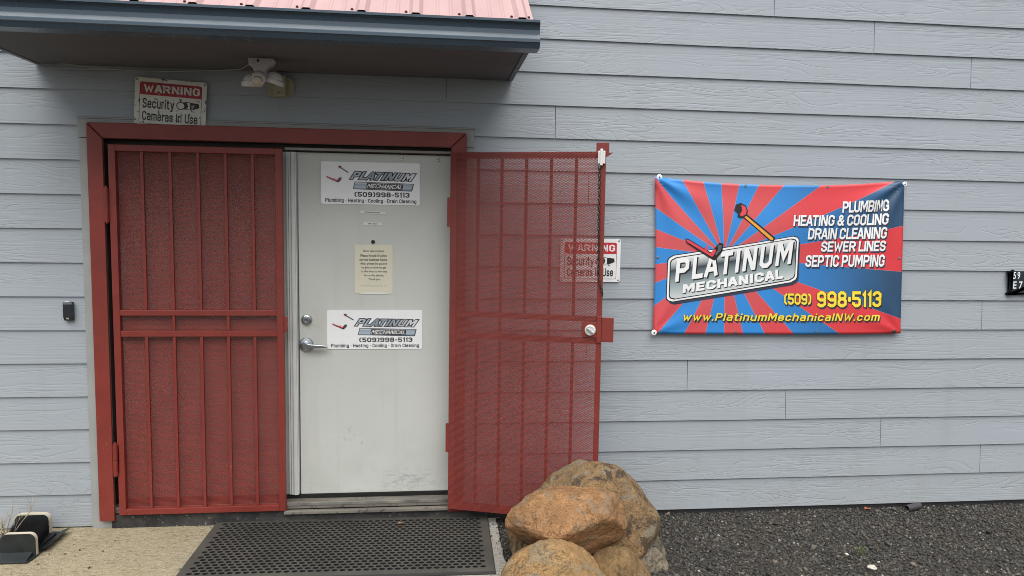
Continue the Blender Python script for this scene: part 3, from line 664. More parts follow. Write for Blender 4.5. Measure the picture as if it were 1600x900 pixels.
def block(s, shear, t, space, grow=0.0):
    """bold condensed capitals drawn as mitred strokes; returns unit-box points, faces, size, stroke number per point"""
    V = []; F = []; K = []; x = 0.0; gap = 0.13*space; ref = []
    for ci, c_ in enumerate(s):
        if c_ == ' ': x += 0.40*max(0.7,space); continue
        g = GL[c_]; w = g[0]
        for k, st in enumerate(g[1:]):
            pts = [q if q == 'c' else (x+t/2+q[0]*w, (t/2+q[1]*(1-t)) if 0 <= q[1] else q[1]*(1-t)+t/2) for q in st]
            if g[0] > 0 or True:
                ref += [(a+shear*b, b) for a, b in strip(pts, t)[0]]
                v, f = strip(pts, t+grow); b0 = len(V); V += [(a+shear*b, b) for a, b in v]; F += [tuple(i+b0 for i in q) for q in f]; K += [k]*len(v)
        pair = s[ci:ci+2]; x += w+t+gap-(0.13 if pair in ('AT','TA','LA','LT') else 0.05 if ('A' in pair[:2] or 'L' == c_) else 0)
    V = np.array(V); ref = np.array(ref); lo, hi = ref.min(0), ref.max(0)
    return (V-lo)/(hi-lo), F, hi-lo, K
def glyphs(s, shear=0.0, bold=0.0, space=1.0):
    key = (s, shear, bold, space)
    if key not in TXT:
        cu = bpy.data.curves.new('t', 'FONT'); cu.body = s; cu.size = 1.0; cu.shear = shear; cu.offset = bold; cu.space_character = space; cu.resolution_u = 3
        o = bpy.data.objects.new('t', cu); COL.objects.link(o); dg = bpy.context.evaluated_depsgraph_get(); dg.update()
        me = bpy.data.meshes.new_from_object(o.evaluated_get(dg)); v = np.array([w.co[:2] for w in me.vertices]); f = [tuple(p.vertices) for p in me.polygons]
        bpy.data.objects.remove(o); bpy.data.curves.remove(cu); bpy.data.meshes.remove(me)
        lo, hi = v.min(0), v.max(0); TXT[key] = ((v-lo)/(hi-lo), f, (hi-lo))
    return TXT[key]
class Print(MB):
    """flat print on a face: fn(a, b, layer) -> point; a right, b down"""
    def __init__(s, fn): super().__init__(); s.fn = fn; s.uv = []
    def put(s, ab, faces, uv, layer, mi=0):
        s.add([s.fn(a,b,layer) for a,b in ab], faces, mi); s.uv += [tuple(t) for t in uv]; return s
    def text(s, t, x0, x1, y0, y1, layer=2, shear=0.0, bold=0.02, space=1.0, mi=0):
        return s.qtext(t, (x0,y0),(x1,y0),(x1,y1),(x0,y1), layer, shear, bold, space, mi)
    def qtext(s, t, tl, tr, br, bl, layer=2, shear=0.0, bold=0.02, space=1.0, mi=0, grow=0.0):
        if bold >= 0.05: v, f, _, K = block(t, shear, bold, space, grow)
        else: v, f, _ = glyphs(t, shear, bold, space); K = [0]*len(v)
        pts = []
        for a, b in v:
            top = (tl[0]+(tr[0]-tl[0])*a, tl[1]+(tr[1]-tl[1])*a); bot = (bl[0]+(br[0]-bl[0])*a, bl[1]+(br[1]-bl[1])*a)
            pts.append((bot[0]+(top[0]-bot[0])*b, bot[1]+(top[1]-bot[1])*b))
        s.add([s.fn(a, b, layer+0.10*k) for (a, b), k in zip(pts, K)], [tuple(reversed(q)) for q in f] if bold < 0.05 else f, mi); s.uv += [tuple(q) for q in v]
        return s
    def poly(s, pts, layer=1, mi=0):
        xs = [p[0] for p in pts]; ys = [p[1] for p in pts]; w = max(xs)-min(xs) or 1; h = max(ys)-min(ys) or 1
        return s.put(pts, [tuple(range(len(pts)))], [((p[0]-min(xs))/w, 1-(p[1]-min(ys))/h) for p in pts], layer, mi)
    def ring(s, outer, inner, layer=1, mi=0):
        n = len(outer); return s.put(outer+inner, [(i,(i+1)%n,n+(i+1)%n,n+i) for i in range(n)], [(0,0)]*(2*n), layer, mi)
    def ell(s, cx, cy, rx, ry, layer=1, mi=0, n=24, a0=0.0):
        return s.poly([(cx+rx*math.cos(2*math.pi*i/n+a0), cy+ry*math.sin(2*math.pi*i/n+a0)) for i in range(n)], layer, mi)
def rrect(x0, y0, x1, y1, rx, ry=None, n=5):
    ry = ry or rx; pts = []
    for cx, cy, a0 in ((x1-rx,y0+ry,-90),(x1-rx,y1-ry,0),(x0+rx,y1-ry,90),(x0+rx,y0+ry,180)):
        pts += [(cx+rx*math.cos(R(a0+90*i/n)), cy+ry*math.sin(R(a0+90*i/n))) for i in range(n+1)]
    return pts
def frame(tl, w, h, rot=0.0, step=0.0007, lean=0.0):
    ex = Vector((math.cos(rot),0,math.sin(rot))); ey = Vector((math.sin(rot),0,-math.cos(rot)))
    if lean: ey = (ey + Vector((0,lean,0))).normalized()
    nn = ex.cross(ey); nn = nn if nn.y < 0 else -nn
    return lambda a, b, l: Vector(tl)+ex*(a*w)+ey*(b*h)+nn*(l*step)
def sheet(fn, outline, thick=-2.0):
    """a thin board with real thickness, front at layer 0"""
    n = len(outline); b = MB(); b.add([fn(a,c,0) for a,c in outline]+[fn(a,c,thick) for a,c in outline],
        [tuple(range(n)), tuple(range(2*n-1,n-1,-1))]+[(i,n+i,n+(i+1)%n,(i+1)%n) for i in range(n)]); return b

# ------------------------------------------------------------------ warning signs
def warning_sign(tl, w, h, rot, label, old=False, lean=0.0):
    t = thing('warning_sign', label, 'sign', tuple(tl), group='warning signs'); fn = frame(tl, w, h, rot, lean=lean)
    wm, rm, bm = (M['old_white'],M['old_red'],M['old_black']) if old else (M['white2'],M['signred'],M['black'])
    obj('sign_board', sheet(fn, rrect(0,0,1,1,0.035,0.05)), wm, t)
    p = Print(fn); o1 = rrect(0.068,0.085,0.935,0.93,0.03,0.045); o2 = rrect(0.074,0.093,0.929,0.922,0.026,0.038); p.ring(o1,o2,1); obj('border_line', p, bm, t)
    p = Print(fn); band = [q for q in rrect(0.068,0.085,0.935,0.60,0.03,0.045) if q[1] < 0.34]; 
    top = rrect(0.068,0.085,0.935,0.60,0.03,0.045); left = [q for q in top if q[1] < 0.3]
    p.poly([(0.935,0.345)]+[(0.068,0.345)]+[q for q in sorted(left, key=lambda q: q[0])], 1.4); obj('header_band', p, rm, t)
    p = Print(fn); p.text('WARNING',0.125,0.905,0.130,0.310,2,0,0.20,1.1); obj('heading', p, wm, t)
    p = Print(fn); p.text('Security',0.115,0.555,0.415,0.655,2,0,0.155,1.1); p.text('Cameras In Use',0.115,0.885,0.680,0.865,2,0,0.155,1.1); obj('lettering', p, bm, t)
    p = Print(fn)
    p.poly([(0.66,0.445),(0.735,0.425),(0.80,0.44),(0.80,0.58),(0.735,0.585),(0.66,0.575)], 1.6, 0)
    p.poly([(0.725,0.44),(0.775,0.445),(0.775,0.575),(0.725,0.575),(0.750,0.51)], 1.9, 1)
    p.poly([(0.79,0.435),(0.895,0.45),(0.905,0.53),(0.80,0.59)], 1.7, 0)
    p.ell(0.645,0.515,0.062,0.082,2.0,0); p.ell(0.645,0.515,0.048,0.064,2.3,1)
    p.poly([(0.785,0.585),(0.80,0.625),(0.835,0.625),(0.835,0.615),(0.806,0.612),(0.795,0.585)], 1.7, 0)
    obj('camera_symbol', p, [bm, wm], t)
    for a, c in ((0.03,0.045),(0.97,0.045),(0.03,0.955),(0.97,0.955)):
        b = MB(); q = fn(a,c,0); b.lathe([(0.0045,0),(0.004,0.0018),(0.001,0.0022)], q, (0,-1,0), 10); obj('screw', b, M['darkmetal'], t)
    return t
warning_sign((-1.560,-0.0385,2.486), 0.368, 0.258, -R(3.2), 'rust chipped tilted security camera warning sign standing on the red door header', True)
warning_sign((0.753,-0.0205,1.658), 0.356, 0.252, 0.0, 'clean white security camera warning sign half behind the open mesh gate')

# ------------------------------------------------------------------ magnetic door signs
def plunger(p, ox, oy, s, mo, sx=1.0):
    f = lambda x, y: (ox+x*s*sx, oy+y*s)
    p.poly([f(*q) for q in ((9,10),(54,48),(52,54),(47,54),(3,15))], 3, 0)                     # outline of the stick
    p.poly([f(*q) for q in ((7,12),(51,49),(50,52),(47,52),(5,15))], 3.6, 1)
    p.poly([f(*q) for q in ((-7,-5),(0,-8),(8,-4),(11,5),(9,13),(2,17),(-5,15),(-4,9),(-10,4))], 4, 0)
    p.poly([f(*q) for q in ((1,-5),(7,-2),(9,5),(7,11),(1,14),(-2,12),(2,5))], 4.6, 2)
def wrench(p, ox, oy, s, sx=1.0):
    f = lambda x, y: (ox+x*s*sx, oy+y*s)
    p.poly([f(*q) for q in ((-2,-3),(3,-4),(48,22),(64,2),(72,4),(70,20),(56,38),(50,36),(2,5))], 5, 0)
    p.poly([f(*q) for q in ((-0.5,-1.5),(3,-2),(36,16.5),(38,8),(41,9),(40,19),(47,24),(53,15),(58,17),(52,30),(48,30),(2,3))], 5.6, 2)
    p.poly([f(*q) for q in ((60,6),(69,7),(67,17),(58,28),(55,24),(62,16))], 5.6, 3)
def door_sign(tl, w, h, label):
    t = thing('magnetic_sign', label, 'sign', tl, group='company signs on the door'); fn = frame(tl, w, h, 0.0, 0.0006)
    obj('sign_sheet', sheet(fn, rrect(0,0,1,1,0.02,0.045)), M['white'], t)
    p = Print(fn); p.qtext('PLATINUM',(0.312,0.225),(0.957,0.252),(0.936,0.432),(0.292,0.408),1,0.30,0.215,1.0,0,0.22); obj('letter_outline', p, M['black'], t)
    p = Print(fn); p.qtext('PLATINUM',(0.312,0.225),(0.957,0.252),(0.936,0.432),(0.292,0.408),2,0.30,0.215,1.0); obj('lettering', p, M['silver'], t)
    p = Print(fn); p.poly([(0.338,0.46),(0.940,0.49),(0.922,0.665),(0.905,0.672),(0.318,0.640)],1); obj('bar_outline', p, M['black'], t)
    p = Print(fn); p.poly([(0.344,0.475),(0.930,0.503),(0.912,0.655),(0.326,0.626)],1.6); obj('bar', p, M['bar'], t)
    p = Print(fn); p.poly([(0.462,0.49),(0.830,0.508),(0.822,0.640),(0.450,0.622)],2.1); obj('name_panel', p, M['black'], t)
    p = Print(fn); p.qtext('MECHANICAL',(0.468,0.510),(0.824,0.525),(0.816,0.622),(0.456,0.606),2.7,0.22,0.15,1.0); obj('lettering', p, M['white'], t)
    p = Print(fn); p.text('(509)998-5113',0.335,0.895,0.690,0.825,1,0.0,0.20,1.0); obj('lettering', p, M['black'], t)
    p = Print(fn); p.text('Plumbing \u00b7 Heating \u00b7 Cooling \u00b7 Drain Cleaning',0.042,0.965,0.864,0.972,1,0.0,0.19,1.1); obj('lettering', p, M['black'], t)
    for nm, dr in (('plunger_emblem', lambda p: plunger(p, 0.190, 0.115, 0.0026, None, 0.62)), ('wrench_emblem', lambda p: wrench(p, 0.055, 0.36, 0.0034, 0.62))):
        p = Print(fn); dr(p); obj(nm, p, [M['black'],M['tool_grey'],M['tool_red'],M['tool_grey']], t)
door_sign((-0.611,0.0535,2.072), 0.553, 0.238, 'upper company sign on the grey door, just below its top edge')
door_sign((-0.583,0.0535,1.230), 0.543, 0.228, 'lower company sign on the grey door, beside the lever handle')

# paper notice and two label strips
nt = thing('paper_notice', 'cream paper notice with short lines of text taped below the peephole', 'notice', (-0.316,0.055,1.32)); fn = frame((-0.426,0.0540,1.606), 0.215, 0.282, 0.0, 0.0005)
obj('sheet', sheet(fn, [(0,0),(1,0),(1,1),(0.93,0.995),(0.72,0.965),(0.5,0.955),(0.3,0.965),(0.12,0.995),(0,1)], -1), M['paper'], nt)
p = Print(fn); p.poly([(0.12,0.995),(0.3,0.966),(0.5,0.956),(0.72,0.966),(0.93,0.995),(0.88,1.012),(0.14,1.012)],0.2); obj('curled_edge', p, M['paper_white'], nt)
p = Print(fn)
for i, (s, a, b_, y) in enumerate((('Door stays locked',0.22,0.77,0.105),('Please Knock if within',0.155,0.85,0.195),('normal business hours.',0.13,0.865,0.275),('Also, please be patient',0.145,0.855,0.362),('to give us time to get',0.175,0.83,0.442),('to the door as we may',0.16,0.855,0.520),('be on the phone,',0.245,0.765,0.600),('Thank you',0.355,0.67,0.680))):
    p.text(s, a, b_, y, y+0.056, 1, 0, 0.012)
obj('lettering', p, M['black'], nt); p = Print(fn)
p.text('Office Hours, Monday Thru Friday 8am - 5pm',0.175,0.84,0.832,0.850,1,0,0.01)
obj('small_print', p, M['black'], nt)
for tl, w, h, rot, s, lab in (((-0.393,0.0545,1.800),0.141,0.0155,-R(2.2),'PLATINUM MECHANICAL','longer thin white label strip under the upper company sign'),((-0.376,0.0545,1.7345),0.106,0.0165,-R(1.2),'MON - FRIDAY','shorter thin white label strip above the peephole')):
    t = thing('label_strip', lab, 'label', tl, group='label strips on the door'); fn = frame(tl, w, h, rot, 0.0005)
    obj('strip', sheet(fn, [(0,0),(0.97,0),(1,0.4),(1,1),(0,1)], -1), M['paper_white'], t)
    p = Print(fn); p.text(s, 0.18 if w > 0.12 else 0.25, 0.80 if w > 0.12 else 0.75, 0.25, 0.72, 1, 0, 0.02); obj('lettering', p, M['black'], t)

# ------------------------------------------------------------------ vinyl banner
bn = thing('banner', 'vinyl banner with red and blue sunburst and company lettering on the siding', 'banner', (2.08,-0.03,1.10))
TL, TR, BR, BL = (1.297,2.024),(2.848,2.035),(2.878,1.103),(1.312,1.105)
def bsurf(u, v):
    x = (TL[0]*(1-u)+TR[0]*u)*(1-v)+(BL[0]*(1-u)+BR[0]*u)*v; z = (TL[1]*(1-u)+TR[1]*u)*(1-v)+(BL[1]*(1-u)+BR[1]*u)*v
    z -= 0.040*(1-abs(2*u-1)**2.4)*max(0,1-v)**2.0
    x += 0.010*math.sin(math.pi*v)*(1-u)**3 - 0.006*math.sin(math.pi*v)*u**3
    z += 0.006*math.sin(math.pi*u)*v**3*(-1)
    y = -0.040
    for cu, cv, sgn, am in ((0,0,1,0.015),(1,0,-1,0.017),(0,1,1,0.007),(1,1,-1,0.006)):
        dx, dy = abs(u-cu)*1.55, abs(v-cv)*0.92; r = math.hypot(dx,dy); ph = math.atan2(dy,dx)
        y += am*math.sin(ph*9.0+0.8)*math.exp(-r/0.22)*min(1,r/0.05)
    y += 0.0085*math.sin(v*11.0+u*2.0)*math.exp(-v*3.0)*math.sin(math.pi*u)
    y += 0.0025*math.sin(u*9.0+v*4.0)
    return x, y, z
def bfn(a, b_, l):
    x, y, z = bsurf(a, b_); return Vector((x, y-l*0.0011, z))
b = MB(); b.uv = []; NU, NV = 96, 60
for j in range(NV+1):
    for i in range(NU+1):
        u, v = i/NU, j/NV; b.v.append(bsurf(u,v)); b.att.append(0); b.uv.append((u,1-v))
b.f = [(j*(NU+1)+i, (j+1)*(NU+1)+i, (j+1)*(NU+1)+i+1, j*(NU+1)+i+1) for j in range(NV) for i in range(NU)]; b.m = [0]*len(b.f)
so_ = obj('vinyl_sheet', b, M['rays'], bn, smooth=True); sm = so_.modifiers.new('thickness','SOLIDIFY'); sm.thickness = 0.0012; sm.offset = -1 if False else 1; sm.offset = -1
D = lambda x, y: ((x-1020.0)/389.5, (y-279.0)/241.0)          # design grid of the banner, 389.5 by 241 units
def dense(poly_fn, nu=40, nv=12):
    return [poly_fn(i/nu, j/nv) for j in range(nv+1) for i in range(nu+1)], [(j*(nu+1)+i, j*(nu+1)+i+1, (j+1)*(nu+1)+i+1, (j+1)*(nu+1)+i) for j in range(nv) for i in range(nu)], [(i/nu, 1-j/nv) for j in range(nv+1) for i in range(nu+1)]
def plate(layer, grow, mat, nm, dx=0.0, dy=0.0):
    tl, tr, br, bl = (1041-grow+dx,401.5-grow*0.9+dy),(1240+grow+dx,364-grow*1.1+dy),(1239+grow+dx,434.5+grow*0.9+dy),(1040-grow+dx,469.5+grow*1.1+dy)
    def q(a, c):
        # rounded corners: pull the ends in
        e = 0.0; m = min(c,1-c)*71; rr = 9.0
        if m < rr: e = (rr-math.sqrt(max(0,rr*rr-(rr-m)**2)))/199.0
        a2 = e+(1-2*e)*a
        top = (tl[0]+(tr[0]-tl[0])*a2, tl[1]+(tr[1]-tl[1])*a2); bot = (bl[0]+(br[0]-bl[0])*a2, bl[1]+(br[1]-bl[1])*a2)
        return D(top[0]+(bot[0]-top[0])*c, top[1]+(bot[1]-top[1])*c)
    p = Print(bfn); v, f, uv = dense(q, 40, 24); p.put(v, f, uv, layer); obj(nm, p, mat, bn)
plate(0.8, 1.5, M['shadow_print'], 'plate_shadow', 3.0, 5.0)
plate(1.3, 2.8, M['black'], 'plate_outline'); plate(1.9, 1.6, M['white'], 'plate_border'); plate(2.5, -1.2, M['black'], 'plate_inline'); plate(3.1, -2.6, M['plate'], 'name_plate')
def btxt(nm, mat, layer, rows, dx=0.0, dy=0.0, grow=0.0, bold=None, fat=0.0):
    p = Print(bfn)
    for (s, tl, tr, br, bl, sh, bo, sp) in rows:
        p.qtext(s, D(tl[0]+dx-grow,tl[1]+dy-grow), D(tr[0]+dx+grow,tr[1]+dy-grow), D(br[0]+dx+grow,br[1]+dy+grow), D(bl[0]+dx-grow,bl[1]+dy+grow), layer, sh, bo if bold is None else bold, sp, 0, fat)
    return obj(nm, p, mat, bn)
def rc(s, x0, x1, y0, y1, sh=0.10, bo=0.185, sp=0.62): return (s,(x0,y0),(x1,y0),(x1,y1),(x0,y1),sh,bo,sp)
name = [('PLATINUM',(1052.5,403),(1233,371),(1229.5,409),(1050,440),0.0,0.20,1.7)]
mech = [('MECHANICAL',(1062.5,443),(1218,416),(1219,432),(1062,457),0.0,0.25,1.0)]
btxt('letter_shadow', M['black'], 3.9, name, 2.2, 1.8); btxt('lettering', M['white'], 4.7, name)
btxt('letter_shadow', M['black'], 3.9, mech, 1.4, 1.2); btxt('lettering', M['white'], 4.7, mech)
serv = [rc('PLUMBING',1309.5,1385,306.5,325), rc('HEATING & COOLING',1232,1384,328.5,347), rc('DRAIN CLEANING',1255.5,1382.5,350,369), rc('SEWER LINES',1277.5,1381.5,371.5,390.5), rc('SEPTIC PUMPING',1253.5,1380.5,394,413)]
btxt('letter_shadow', M['shadow_print'], 1.0, serv, 1.4, 2.2, 0.0, None, 0.06); btxt('lettering', M['white'], 2.0, serv)
tel = [rc('(509)',1221,1264,455,474,0.0,0.19), rc('998\u20225113',1273,1376,449,477.5,0.0,0.195,0.7)]
web = [rc('www.PlatinumMechanicalNW.com',1065,1374.5,487,500.5,0.2,0.17,1.35)]
btxt('letter_shadow', M['shadow_print'], 1.0, tel+web, 1.8, 3.0); btxt('letter_outline', M['black'], 1.6, tel+web, 0.3, 0.4, 0.0, None, 0.07); btxt('lettering', M['yellow'], 2.3, tel[:1]); btxt('lettering', M['yellow'], 2.3, tel[1:]); btxt('lettering', M['yellow'], 2.3, web)
for nm, dr in (('plunger_emblem', lambda p: plunger(p, 1150.0, 318.0, 1.0, None)), ('wrench_emblem', lambda p: wrench(p, 1066.0, 374.0, 0.80))):
    p = Print(lambda a, c, l: bfn(*D(a, c), l)); dr(p); obj(nm, p, [M['black'],M['orange'],M['tool_red'],M['tool_grey']], bn)
for (x, y, rad) in ((1026.5,279.3,0.0165),(1409,285,0.0155),(1021.5,518.5,0.0165)):
    b = MB(); q = bfn(*D(x,y),1.0); b.lathe([(rad,0),(rad,0.003),(rad*0.8,0.005),(rad*0.35,0.005),(rad*0.3,0.007),(0.001,0.007)], q, (0,-1,0), 24)
    wsh = obj('washer', b, M['white2'], bn); b = MB(); b.lathe([(rad*0.26,0),(rad*0.2,0.002)], (q.x,q.y-0.0072,q.z), (0,-1,0), 12); obj('screw', b, M['darkmetal'], wsh)
b = MB(); q = bfn(*D(1398.5,516.5),1.0); b.lathe([(0.012,0),(0.012,0.003),(0.005,0.008)], q, (0,-1,0), 18); obj('washer', b, M['darkmetal'], bn)
for (x, y) in ((1158,281.5),(1287,281.5),(1023.5,402),(1404.5,400.5),(1146.5,516.5),(1273.5,516)):
    b = MB(); q = bfn(*D(x,y),0.6); b.lathe([(0.0085,0),(0.0085,0.0015),(0.0045,0.002),(0.004,0.0005)], q, (0,-1,0), 18); obj('grommet', b, M['satin'], bn)

# ------------------------------------------------------------------ small fittings on the wall
cr_ = thing('card_reader', 'small black card reader on the siding left of the door', 'card reader', (-1.94,-0.017,1.177))
b = MB(); b.prism([(-0.0165,1.280),(-0.040,1.280),(-0.046,1.268),(-0.046,1.200),(-0.036,1.178),(-0.0165,1.178)], 'x', -1.964, -1.916); obj('housing', b, M['blackplastic'], cr_, bevel=0.004)
b = MB(); b.box(-1.953,-1.929,-0.0435,-0.034,1.2795,1.2835); obj('status_light', b, M['white2'], cr_)
b = MB(); b.prism([(-0.0440,1.195),(-0.0465,1.196),(-0.0475,1.190),(-0.044,1.186)], 'x', -1.946, -1.933); obj('badge', b, M['satin'], cr_)

pl = thing('address_plaque', 'dark slate address plaque with white numbers at the right edge', 'plaque', (3.72,-0.03,1.34))
def plq(x0, x1, z0, z1, rr, y0, y1):
    b = MB(); pts = []
    for cx, cz, a0 in ((x1,z1,180),(x1,z0,90),(x0,z0,0),(x0,z1,-90)):
        pts += [(cx+rr*math.cos(R(a0+90*(1-i/5) if True else 0)), cz+rr*math.sin(R(a0+90*(1-i/5)))) for i in range(6)]
    b.prism(pts, 'y', y0, y1); return b
obj('backing', plq(3.572,3.96,1.343,1.492,0.012,-0.030,-0.0165), M['plaque'], pl, bevel=0.002)
obj('face', plq(3.584,3.95,1.345,1.499,0.012,-0.044,-0.0302), M['plaque'], pl, bevel=0.003)
fn = frame((3.584,-0.0445,1.499), 0.366, 0.154, 0.0, 0.0006); p = Print(fn)
p.text('59', 0.035, 0.16, 0.07, 0.36, 1, 0, 0.01, 1.25); p.text('E', 0.045, 0.105, 0.46, 0.75, 1, 0, 0.01); p.text('7', 0.150, 0.215, 0.46, 0.75, 1, 0, 0.01)
obj('numerals', p, M['white2'], pl)

jb = thing('junction_box', 'yellowed beige junction box on the wall below the porch ceiling', 'junction box', (-0.81,-0.02,2.41))
fn = frame((-0.882,-0.0290,2.513), 0.142, 0.108, 0.0, 0.001); obj('mounting_plate', sheet(fn, rrect(0,0,1,1,0.25,0.3), -12), M['beige'], jb, bevel=0.002)
b = MB(); b.box(-0.847,-0.778,-0.062,-0.0292,2.408,2.517); bx = obj('box_cover', b, M['beige'], jb, bevel=0.004)
b = MB(); b.lathe([(0.004,0),(0.004,0.002),(0.001,0.002)], (-0.814,-0.062,2.424), (0,-1,0), 12); obj('screw', b, M['black'], bx)
b = MB(); b.box(-0.846,-0.779,-0.0626,-0.0615,2.4645,2.4660); obj('seam', b, M['black'], bx)

fl = thing('floodlight', 'white twin head motion floodlight hanging under the porch ceiling', 'floodlight', (-0.83,-0.36,2.54))
b = MB(); fy = -0.36
b.prism([(-0.898,2.5395),(-0.776,2.5395),(-0.772,2.525),(-0.788,2.503),(-0.806,2.492),(-0.815,2.470),(-0.817,2.440),(-0.868,2.440),(-0.870,2.470),(-0.879,2.492),(-0.897,2.505)], 'y', fy-0.022, fy+0.030)
hb = obj('body', b, M['lightwhite'], fl, bevel=0.005)
b = MB(); b.lathe([(0.0065,0),(0.0065,0.002),(0.002,0.002)], (-0.850,fy-0.022,2.524), (0,-1,0), 12)
obj('screw_hole', b, M['black'], hb)
b = MB(); b.box(-0.856,-0.826,fy-0.0232,fy-0.0215,2.462,2.470); obj('slot', b, M['black'], hb)
b = MB(); b.lathe([(0.020,-0.03),(0.031,-0.022),(0.034,0.0),(0.031,0.016),(0.022,0.026),(0.008,0.030)], (-0.842,fy-0.050,2.432), (0,-0.75,-0.65), 28); sens = obj('sensor', b, M['lightwhite'], fl, smooth=True)
b = MB(); b.lathe([(0.024,0.0),(0.020,0.012),(0.008,0.019)], (-0.842,fy-0.070,2.420), (0,-0.8,-0.6), 24); obj('lens', b, M['cream'], sens, smooth=True)
b = MB(); b.box(-0.877,-0.808,fy-0.034,fy-0.0225,2.446,2.460); 
for x in (-0.868,-0.846,-0.828,-0.816): b.lathe([(0.0055,0),(0.005,0.004)], (x,fy-0.034,2.451), (0,-1,0), 10)
obj('terminal_strip', b, [M['lightwhite']], sens)
def head(cx, cz, tiltz, yy):
    b = MB(); ax = Vector((math.sin(tiltz)*0.9, 0.10, -0.97)).normalized(); c0 = Vector((cx, yy, cz))
    b.lathe([(0.012,-0.036),(0.026,-0.030),(0.037,-0.016),(0.041,0.0),(0.050,0.001),(0.050,0.022),(0.046,0.024),(0.043,0.018)], c0, ax, 30)
    o = obj('lamp_head', b, M['lightwhite'], fl, smooth=False, bevel=0.0015)
    b = MB(); b.lathe([(0.042,0.0),(0.030,0.003),(0.002,0.004)], c0+ax*0.018, ax, 24); obj('lens', b, M['white2'], o, smooth=True)
    b = MB(); b.tube([c0-ax*0.032, (cx*0.55-0.842*0.45, yy, 2.462), (-0.842, fy, 2.468)], 0.009, 10); obj('arm', b, M['lightwhite'], o, smooth=True)
head(-0.886, 2.424, 0.05, fy-0.005); head(-0.776, 2.440, -0.38, fy+0.005)

b = MB(); wp = [(-2.010,-0.036,2.549),(-1.95,-0.034,2.543),(-1.73,-0.032,2.525),(-1.566,-0.031,2.518),(-1.37,-0.031,2.521),(-1.107,-0.036,2.537),(-1.00,-0.10,2.534),(-0.93,-0.24,2.530),(-0.885,-0.33,2.520)]
b.tube(wp, 0.0026, 7)
tag(obj('wire', b, M['cable'], None, smooth=True), 'thin grey wire strung along the wall under the porch ceiling to the floodlight', 'wire')

# ------------------------------------------------------------------ door mat
mt = thing('door_mat', 'black rubber door mat full of round drainage holes before the doorway', 'mat', (-0.43,-0.38,0.013), R(-1.2), local=True)
mx, my = 0.772, 0.355; bo = 0.042
b = MB(); cw, chh = 0.0380, 0.0285; zt_ = 0.017
nrow = int((2*(my-bo))/chh); chh = 2*(my-bo)/nrow; ncol = int((2*(mx-bo))/cw); cw = 2*(mx-bo)/ncol
hole = [(math.cos(R(45*k-157.5))*0.0152, math.sin(R(45*k-157.5))*0.0124) for k in range(8)]
V = []; F = []
for j in range(nrow):
    o_ = 0.5 if j % 2 else 0.0
    for i in range(ncol if not o_ else ncol-1):
        cx = -mx+bo+(i+0.5+o_)*cw; cy = -my+bo+(j+0.5)*chh
        rect = [(-cw/2,-chh/4),(-cw/4,-chh/2),(cw/4,-chh/2),(cw/2,-chh/4),(cw/2,chh/4),(cw/4,chh/2),(-cw/4,chh/2),(-cw/2,chh/4)]
        base_ = len(V)
        V += [(cx+a,cy+c_,zt_) for a,c_ in rect]+[(cx+a,cy+c_,zt_-0.0005) for a,c_ in hole]+[(cx+a,cy+c_,0.002) for a,c_ in hole]
        V += [(cx-cw/2,cy-chh/2,zt_),(cx+cw/2,cy-chh/2,zt_),(cx+cw/2,cy+chh/2,zt_),(cx-cw/2,cy+chh/2,zt_)]
        for k in range(8):
            k2 = (k+1) % 8; F += [(base_+k,base_+k2,base_+8+k2,base_+8+k),(base_+8+k,base_+8+k2,base_+16+k2,base_+16+k)]
        F += [(base_+24,base_+1,base_+0),(base_+25,base_+3,base_+2),(base_+26,base_+5,base_+4),(base_+27,base_+7,base_+6)]
    if o_:
        for sx in (-1,1):
            x0 = -mx+bo if sx < 0 else mx-bo-cw/2; y0 = -my+bo+j*chh; base_ = len(V)
            V += [(x0,y0,zt_),(x0+cw/2,y0,zt_),(x0+cw/2,y0+chh,zt_),(x0,y0+chh,zt_)]; F.append((base_,base_+1,base_+2,base_+3))
b.add(V, F)
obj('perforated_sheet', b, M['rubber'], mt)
b = MB(); q = [(-mx+bo,-my+bo),(mx-bo,-my+bo),(mx-bo,my-bo),(-mx+bo,my-bo)]; qo = [(-mx,-my),(mx,-my),(mx,my),(-mx,my)]
b.add([(x,y,zt_+0.0003) for x,y in q]+[(x*0.993,y*0.985,zt_-0.002) for x,y in qo]+[(x,y,0.004) for x,y in qo]+[(x,y,0.0003) for x,y in qo],
      [(i+4*s,(i+1)%4+4*s,(i+1)%4+4*s+4,i+4*s+4) for s in range(3) for i in range(4)])
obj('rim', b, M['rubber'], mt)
b = MB(); b.add([(x,y,0.0022) for x,y in q], [(0,1,2,3)]); obj('hole_shade_sheet', b, M['rubber_dark'], mt)  # dark sheet added below so the holes read as black shade

